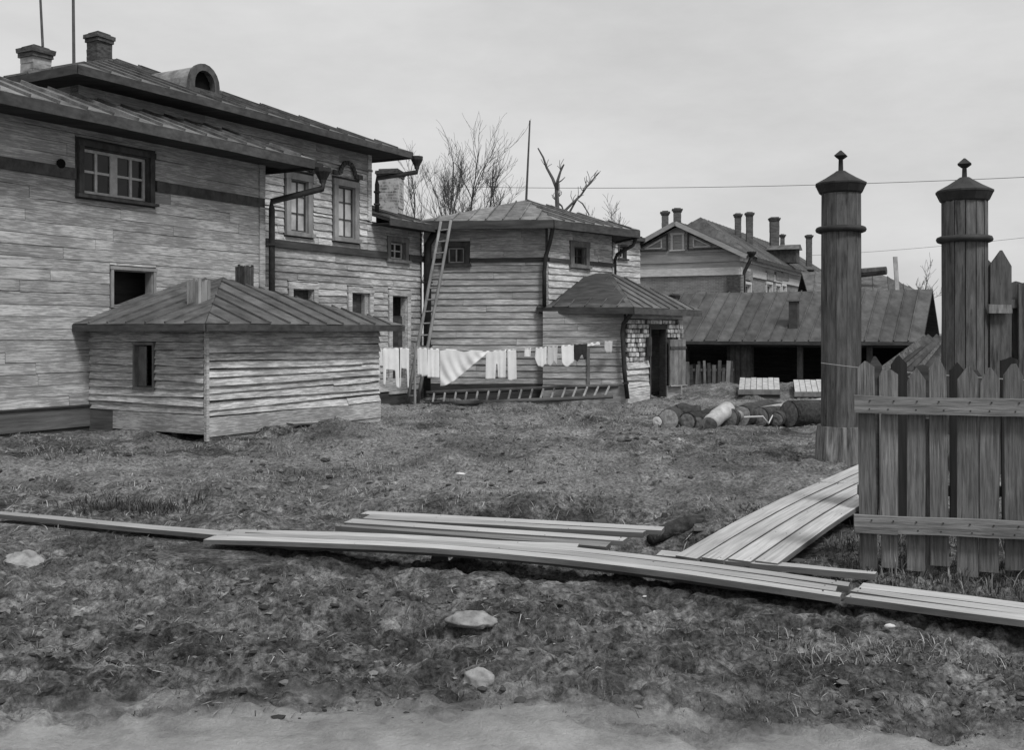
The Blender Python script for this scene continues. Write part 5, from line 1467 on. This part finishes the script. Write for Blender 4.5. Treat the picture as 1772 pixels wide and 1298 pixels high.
bare_tree('bare_tree', 'broad leafless tree with fine twigs left of the roof mast', b2, [(-0.7, 0.02, 6.8, 0.09), (-0.1, 0.06, 7.2, 0.08), (0.5, 0.10, 6.6, 0.08), (-1.0, 0.0, 6.0, 0.06), (0.9, 0.08, 6.0, 0.06)], 23, 0.0065, 3, 1.75, 0.85)
b3 = P(965, 0, 39); b3.z = 0
tr = empty('bare_tree', b3, 'sparse lopped tree with a few thick crooked limbs right of the mast', 'tree', 'bare trees behind the houses')
tmm = MB()
def limb(pts, r0, r1, mbx):
    q = [P(u, v, 39.0 + w_) - b3 for u, v, w_ in pts]; mbx.tube(q, [r0 + (r1-r0)*i/(len(q)-1) for i in range(len(q))], 6, True)
limb([(966, 600, 0), (965, 500, 0), (966, 400, 0), (964, 350, 0), (963, 322, 0)], 0.12, 0.08, tmm); tmm.build('trunk', M['twig'], tr)
cmm = MB()
limb([(963, 325, 0), (956, 308, 0.1), (946, 290, 0.2), (940, 272, 0.2), (931, 256, 0.3)], 0.065, 0.025, cmm)
limb([(964, 330, 0), (965, 312, -0.2), (970, 296, -0.2), (976, 284, -0.2)], 0.07, 0.025, cmm)
limb([(966, 372, 0), (980, 362, 0.3), (992, 350, 0.3), (1005, 338, 0.5), (1016, 322, 0.6), (1028, 308, 0.7), (1037, 298, 0.7)], 0.055, 0.02, cmm)
limb([(966, 385, 0), (985, 368, 0.4), (998, 345, 0.4), (1008, 352, 0.2), (1020, 372, 0)], 0.05, 0.02, cmm)
limb([(962, 318, 0), (972, 312, 0), (978, 306, 0)], 0.035, 0.012, cmm)
limb([(964, 350, 0), (972, 356, 0), (978, 372, 0)], 0.05, 0.02, cmm)
rs_ = random.Random(4)
for u, v in ((1016, 322), (1008, 330), (1028, 308), (992, 350), (946, 290), (970, 296), (1020, 318), (1000, 345), (960, 345), (968, 340)):
    for _ in range(4):
        a = rs_.uniform(-0.6, 0.9); l_ = rs_.uniform(8, 26)
        limb([(u, v, 0.4), (u + l_*0.5*math.sin(a) + rs_.uniform(-3, 3), v - l_*0.5*math.cos(a), 0.4), (u + l_*math.sin(a), v - l_*math.cos(a)*0.9, 0.4)], 0.014, 0.01, cmm)
cmm.build('crown', M['twig'], tr)
b4 = P(1062, 0, 46); b4.z = 0
bare_tree('bare_tree', 'low leafless treetop just showing over the right slope of the many-sided roof', b4, [(0, 0.05, 5.2, 0.07)], 5, 0.009, 3, 1.3, 1.1)
b5 = P(1592, 0, 60); b5.z = 0
bare_tree('bare_tree', 'faint small leafless tree far beyond the long shed', b5, [(0, 0.0, 3.2, 0.06)], 9, 0.011, 3, 1.4, 0.9)

# ================================================================== masts and wires
for u, vt, vb_, d, lab in ((70, -60, 80, 24.0, 'thin mast rising behind the plastered chimney'), (127, -80, 125, 19.5, 'thin straight mast in front of the tall roof, between the two chimneys')):
    a, b = P(u+4 if u == 70 else u+1, vb_, d), P(u-3 if u == 70 else u-1, vt, d)
    o = MB().tube([Vector((0, 0, 0)), b-a], [0.03, 0.024], 6).build('mast', M['twig']); o.location = a
    tag(o, lab, 'mast')
def wire(label, pts, r, mat='wire', sag=0.1, name='wire'):
    a, b = Vector(pts[0]), Vector(pts[1])
    q = [a.lerp(b, f) - Vector((0, 0, sag*4*f*(1-f))) for f in np.linspace(0, 1, 24)]
    o = MB().tube([p_ - a for p_ in q], r, 5).build(name, M[mat]); o.location = a
    tag(o, label, 'wire')
wire('overhead wire passing behind both gate posts across the sky', [P(760, 322, 48), P(1900, 300, 36)], 0.012, sag=0.25)
wire('fainter lower wire in the sky between the gate posts', [P(1400, 442, 60), P(1800, 408, 50)], 0.01, sag=0.1)
wire('thin bright wire stretched from the free gate post over the picket tops', [P(1421, 628, 13.6), P(1900, 664, 6.9)], 0.0045, 'wire_pale', 0.03)

# ================================================================== ground cover (what nobody could count)
def tufts(name, pts, h, w, lean, mat, label, seed, blades=(4, 9), rad=0.05):
    rg = np.random.default_rng(seed)
    V, Fc, T = [], [], []
    n = 0
    for x, y, z, s_ in pts:
        for _ in range(rg.integers(*blades)):
            a = rg.uniform(0, 2*math.pi); r_ = rg.uniform(0, rad*s_)
            bx, by = x + r_*math.cos(a), y + r_*math.sin(a)
            hh = h*s_*rg.uniform(0.5, 1.2); ln = lean*rg.uniform(0.2, 1.5)*hh; b_ = rg.uniform(0, 2*math.pi)
            ww = w*rg.uniform(0.6, 1.3); ca, sa = math.cos(b_+1.57), math.sin(b_+1.57)
            dx, dy = math.cos(b_)*ln, math.sin(b_)*ln
            V += [(bx-ca*ww, by-sa*ww, z-0.015), (bx+ca*ww, by+sa*ww, z-0.015), (bx+dx*0.45-ca*ww*0.8, by+dy*0.45-sa*ww*0.8, z+hh*0.6), (bx+dx*0.45+ca*ww*0.8, by+dy*0.45+sa*ww*0.8, z+hh*0.6), (bx+dx, by+dy, z+hh*rg.uniform(0.6, 1.0))]
            Fc += [(n, n+1, n+3, n+2), (n+2, n+3, n+4)]
            T += [rg.uniform(0, 1)]*5; n += 5
    me_ = bpy.data.meshes.new(name); me_.from_pydata(V, [], Fc)
    at_ = me_.attributes.new('tone', 'FLOAT', 'POINT'); at_.data.foreach_set('value', np.array(T, dtype=np.float32))
    o = link_mesh(name, me_, mat); tag(o, label, None, None, 'stuff'); return o
def tone_mat(name, lo, hi):
    m_, N_, L_, B_ = new_mat(name, 0.9, 0.15)
    a = N_.new('ShaderNodeAttribute'); a.attribute_name = 'tone'
    r_ = ramp(N_, [(0.0, lo), (0.75, (lo+hi)*0.5), (1.0, hi)]); L_.new(a.outputs['Fac'], r_.inputs[0]); L_.new(r_.outputs[0], B_.inputs['Base Color']); return m_
gm5 = tone_mat('dark_weeds', 0.02, 0.10)
gm1, gm2, gm3 = tone_mat('dry_grass', 0.07, 0.34), tone_mat('weeds', 0.04, 0.22), tone_mat('soil_crumbs', 0.03, 0.20)
def scatter(n, x0, x1, y0, y1, dens, seed):
    rg = np.random.default_rng(seed)
    x = rg.uniform(x0, x1, n); y = rg.uniform(y0, y1, n)
    k = rg.uniform(0, 1, n) < dens(x, y); x, y = x[k], y[k]
    return x, y, ground_z(x, y), rg.uniform(0.6, 1.3, len(x))
def clear_walk(x, y):
    """1 where no plank lies"""
    m_ = np.ones_like(x)
    for a, b, w_ in (((-6.9, 10.35), (-2.06, 8.31), 0.13), ((-2.3, 8.0), (1.9, 6.4), 0.42), ((1.8, 6.45), (4.2, 5.6), 0.36), ((-1.5, 8.75), (1.0, 8.2), 0.42), ((1.4, 7.3), (5.4, 13.5), 0.42)):
        ax, ay = a; bx, by = b; L2 = (bx-ax)**2 + (by-ay)**2
        t = np.clip(((x-ax)*(bx-ax) + (y-ay)*(by-ay))/L2, 0, 1)
        m_ *= (np.hypot(x-(ax+t*(bx-ax)), y-(ay+t*(by-ay))) > w_)
    # nothing grows inside the lean-to
    m_ *= ~((x < -2.4) & (y > 15.5) & ((x+4.63)*en.x + (y-15.75)*en.y < 0.05))
    return m_
bare = lambda x, y: (1-0.95*bell(x, y, 3.1, 13.0, 2.2, 1.6))*(1-0.8*bell(x, y, -0.6, 12.2, 1.6, 0.9))*(1-0.7*bell(x, y, 0.5, 17.0, 3.5, 1.2))
dg = lambda x, y: np.clip(0.22 + 1.9*vnoise(x*0.5, y*0.7, 31) + 1.2*vnoise(x*1.8, y*2.2, 32), 0.01, 1)*clear_walk(x, y)*bare(x, y)
x, y, z, s_ = scatter(15000, -9.5, 7.5, 8.6, 24.5, dg, 1)
tufts('dry_grass', zip(x, y, z, s_), 0.055, 0.0042, 1.9, gm1, 'short matted dead grass over the middle of the yard', 2, (4, 8), 0.09)
dg2 = lambda x, y: np.clip(0.10 + 0.9*np.clip((x-0.4)/2.2, 0, 1)*np.clip(0.5+1.6*vnoise(x*1.2, y*1.6, 41), 0, 1) + 0.25*np.clip(vnoise(x*0.9, y, 42)*3, 0, 1), 0, 1)*(1-pale_strip_mask(x, y))*clear_walk(x, y)
x, y, z, s_ = scatter(15000, -4.0, 4.4, 4.55, 8.6, dg2, 3)
tufts('weeds', zip(x, y, z, s_), 0.027, 0.0024, 2.0, gm2, 'thin low weeds and dead stems in the churned foreground', 4, (3, 6), 0.05)
dg3 = lambda x, y: np.clip(1-np.abs(y-(7.05-0.01*x))/0.4, 0, 1)*clear_walk(x, y)
x, y, z, s_ = scatter(1300, 2.4, 4.6, 6.3, 8.6, lambda x, y: np.clip(0.6+vnoise(x*3, y*3, 8), 0, 1)*clear_walk(x, y), 5)
tufts('fence_weeds', zip(x, y, z, s_), 0.10, 0.004, 0.8, gm2, 'rank weeds tangled round the foot of the picket fence', 6, (4, 8), 0.06)
x, y, z, s_ = scatter(260, 1.3, 3.0, 5.45, 5.95, lambda x, y: clear_walk(x, y)*0.9, 15)
tufts('walk_weeds', zip(x, y, z, s_), 0.05, 0.003, 1.6, gm1, 'pale straw and weeds in the shade before the right end of the walk', 16, (3, 7), 0.05)

x, y, z, s_ = scatter(420, -4.4, -3.1, 9.9, 10.8, lambda x, y: bell(x, y, -3.75, 10.35, 0.45, 0.3), 25)
tufts('dark_weeds', zip(x, y, z, s_), 0.13, 0.004, 0.7, gm5, 'dark clump of dead weeds just beyond the single plank at left', 26, (5, 9), 0.06)

def crumbs(name, n, x0, x1, y0, y1, smin, smax, seed, label, dens):
    rg = np.random.default_rng(seed)
    x, y, z, s_ = scatter(n, x0, x1, y0, y1, dens, seed)
    t = (1+5**0.5)/2
    iv = np.array([(-1,t,0),(1,t,0),(-1,-t,0),(1,-t,0),(0,-1,t),(0,1,t),(0,-1,-t),(0,1,-t),(t,0,-1),(t,0,1),(-t,0,-1),(-t,0,1)])/1.9
    fi = np.array([(0,11,5),(0,5,1),(0,1,7),(0,7,10),(0,10,11),(1,5,9),(5,11,4),(11,10,2),(10,7,6),(7,1,8),(3,9,4),(3,4,2),(3,2,6),(3,6,8),(3,8,9),(4,9,5),(2,4,11),(6,2,10),(8,6,7),(9,8,1)])
    k = len(x); size = smin*(smax/smin)**(rg.uniform(0, 1, k)**2.6)
    sc = np.stack([size*rg.uniform(0.8, 1.8, k), size*rg.uniform(0.8, 1.5, k), size*rg.uniform(0.4, 0.8, k)], -1)
    v = iv[None]*rg.uniform(0.7, 1.25, (k, 12, 1))*sc[:, None, :]
    a = rg.uniform(0, 6.3, k); ca, sa = np.cos(a)[:, None], np.sin(a)[:, None]
    vx = v[..., 0]*ca - v[..., 1]*sa + x[:, None]; vy = v[..., 0]*sa + v[..., 1]*ca + y[:, None]; vz = v[..., 2] + (z + size*0.12)[:, None]
    V = np.stack([vx, vy, vz], -1).reshape(-1, 3); Fc = (fi[None] + (np.arange(k)*12)[:, None, None]).reshape(-1, 3)
    me_ = bpy.data.meshes.new(name); me_.from_pydata(V.tolist(), [], Fc.tolist())
    at_ = me_.attributes.new('tone', 'FLOAT', 'POINT'); at_.data.foreach_set('value', np.repeat(rg.uniform(0, 1, k)**1.6, 12).astype(np.float32))
    o = link_mesh(name, me_, gm3); tag(o, label, None, None, 'stuff')
cd = lambda x, y: np.clip(0.35 + 1.8*vnoise(x*1.1, y*1.4, 51), 0.03, 1)*(1-pale_strip_mask(x, y))*clear_walk(x, y)
crumbs('soil_clods', 16000, -4.2, 4.4, 4.6, 8.6, 0.004, 0.024, 61, 'loose clods and pebbles of dark soil in the foreground', cd)
crumbs('yard_clods', 5000, -8.5, 7, 8.6, 24, 0.01, 0.055, 62, 'scattered clods and chips over the yard', cd)
crumbs('rubble', 700, -0.5, 3.5, 14.5, 20.5, 0.015, 0.06, 63, 'line of broken rubble and ash in the middle of the yard', lambda x, y: np.exp(-((y-15.9-0.5*x)/0.7)**2))

def slivers(name, n, x0, x1, y0, y1, lmin, lmax, w, mat, label, seed, dens):
    """straws and splinters lying flat"""
    rg = np.random.default_rng(seed)
    x, y, z, s_ = scatter(n, x0, x1, y0, y1, dens, seed)
    k = len(x); a = rg.uniform(0, math.pi, k); ln = rg.uniform(lmin, lmax, k)*0.5
    dx, dy = np.cos(a)*ln, np.sin(a)*ln; wx, wy = -np.sin(a)*w*s_, np.cos(a)*w*s_
    za, zb_ = ground_z(x-dx, y-dy) + rg.uniform(0.003, 0.012, k), ground_z(x+dx, y+dy) + rg.uniform(0.003, 0.012, k)
    zm = np.maximum(z + 0.006, (za+zb_)/2)
    V = np.stack([np.stack([x-dx, y-dy, za], -1), np.stack([x-wx, y-wy, zm], -1), np.stack([x+dx, y+dy, zb_], -1), np.stack([x+wx, y+wy, zm+0.002], -1)], 1).reshape(-1, 3)
    Fc = (np.array([[0, 1, 2, 3]])+(np.arange(k)*4)[:, None])
    me_ = bpy.data.meshes.new(name); me_.from_pydata(V.tolist(), [], Fc.tolist())
    at_ = me_.attributes.new('tone', 'FLOAT', 'POINT'); at_.data.foreach_set('value', np.repeat(rg.uniform(0, 1, k)**1.3, 4).astype(np.float32))
    o = link_mesh(name, me_, mat); tag(o, label, None, None, 'stuff')
gm4 = tone_mat('straw', 0.05, 0.42)
slivers('straw_litter', 7000, -4.4, 4.6, 4.6, 8.8, 0.02, 0.09, 0.0022, gm4, 'straws, bark bits and splinters trodden into the foreground mud', 71, lambda x, y: np.clip(0.4+1.7*vnoise(x*1.3, y*1.7, 72), 0.03, 1)*(1-0.8*pale_strip_mask(x, y))*clear_walk(x, y))
slivers('matted_straw', 17000, -9.5, 7.5, 8.6, 25, 0.04, 0.16, 0.005, gm4, 'flattened dead stalks matted over the yard', 73, lambda x, y: np.clip(0.35+2.0*vnoise(x*0.6, y*0.8, 31)+1.2*vnoise(x*2, y*2.4, 74), 0.02, 1)*clear_walk(x, y)*bare(x, y))
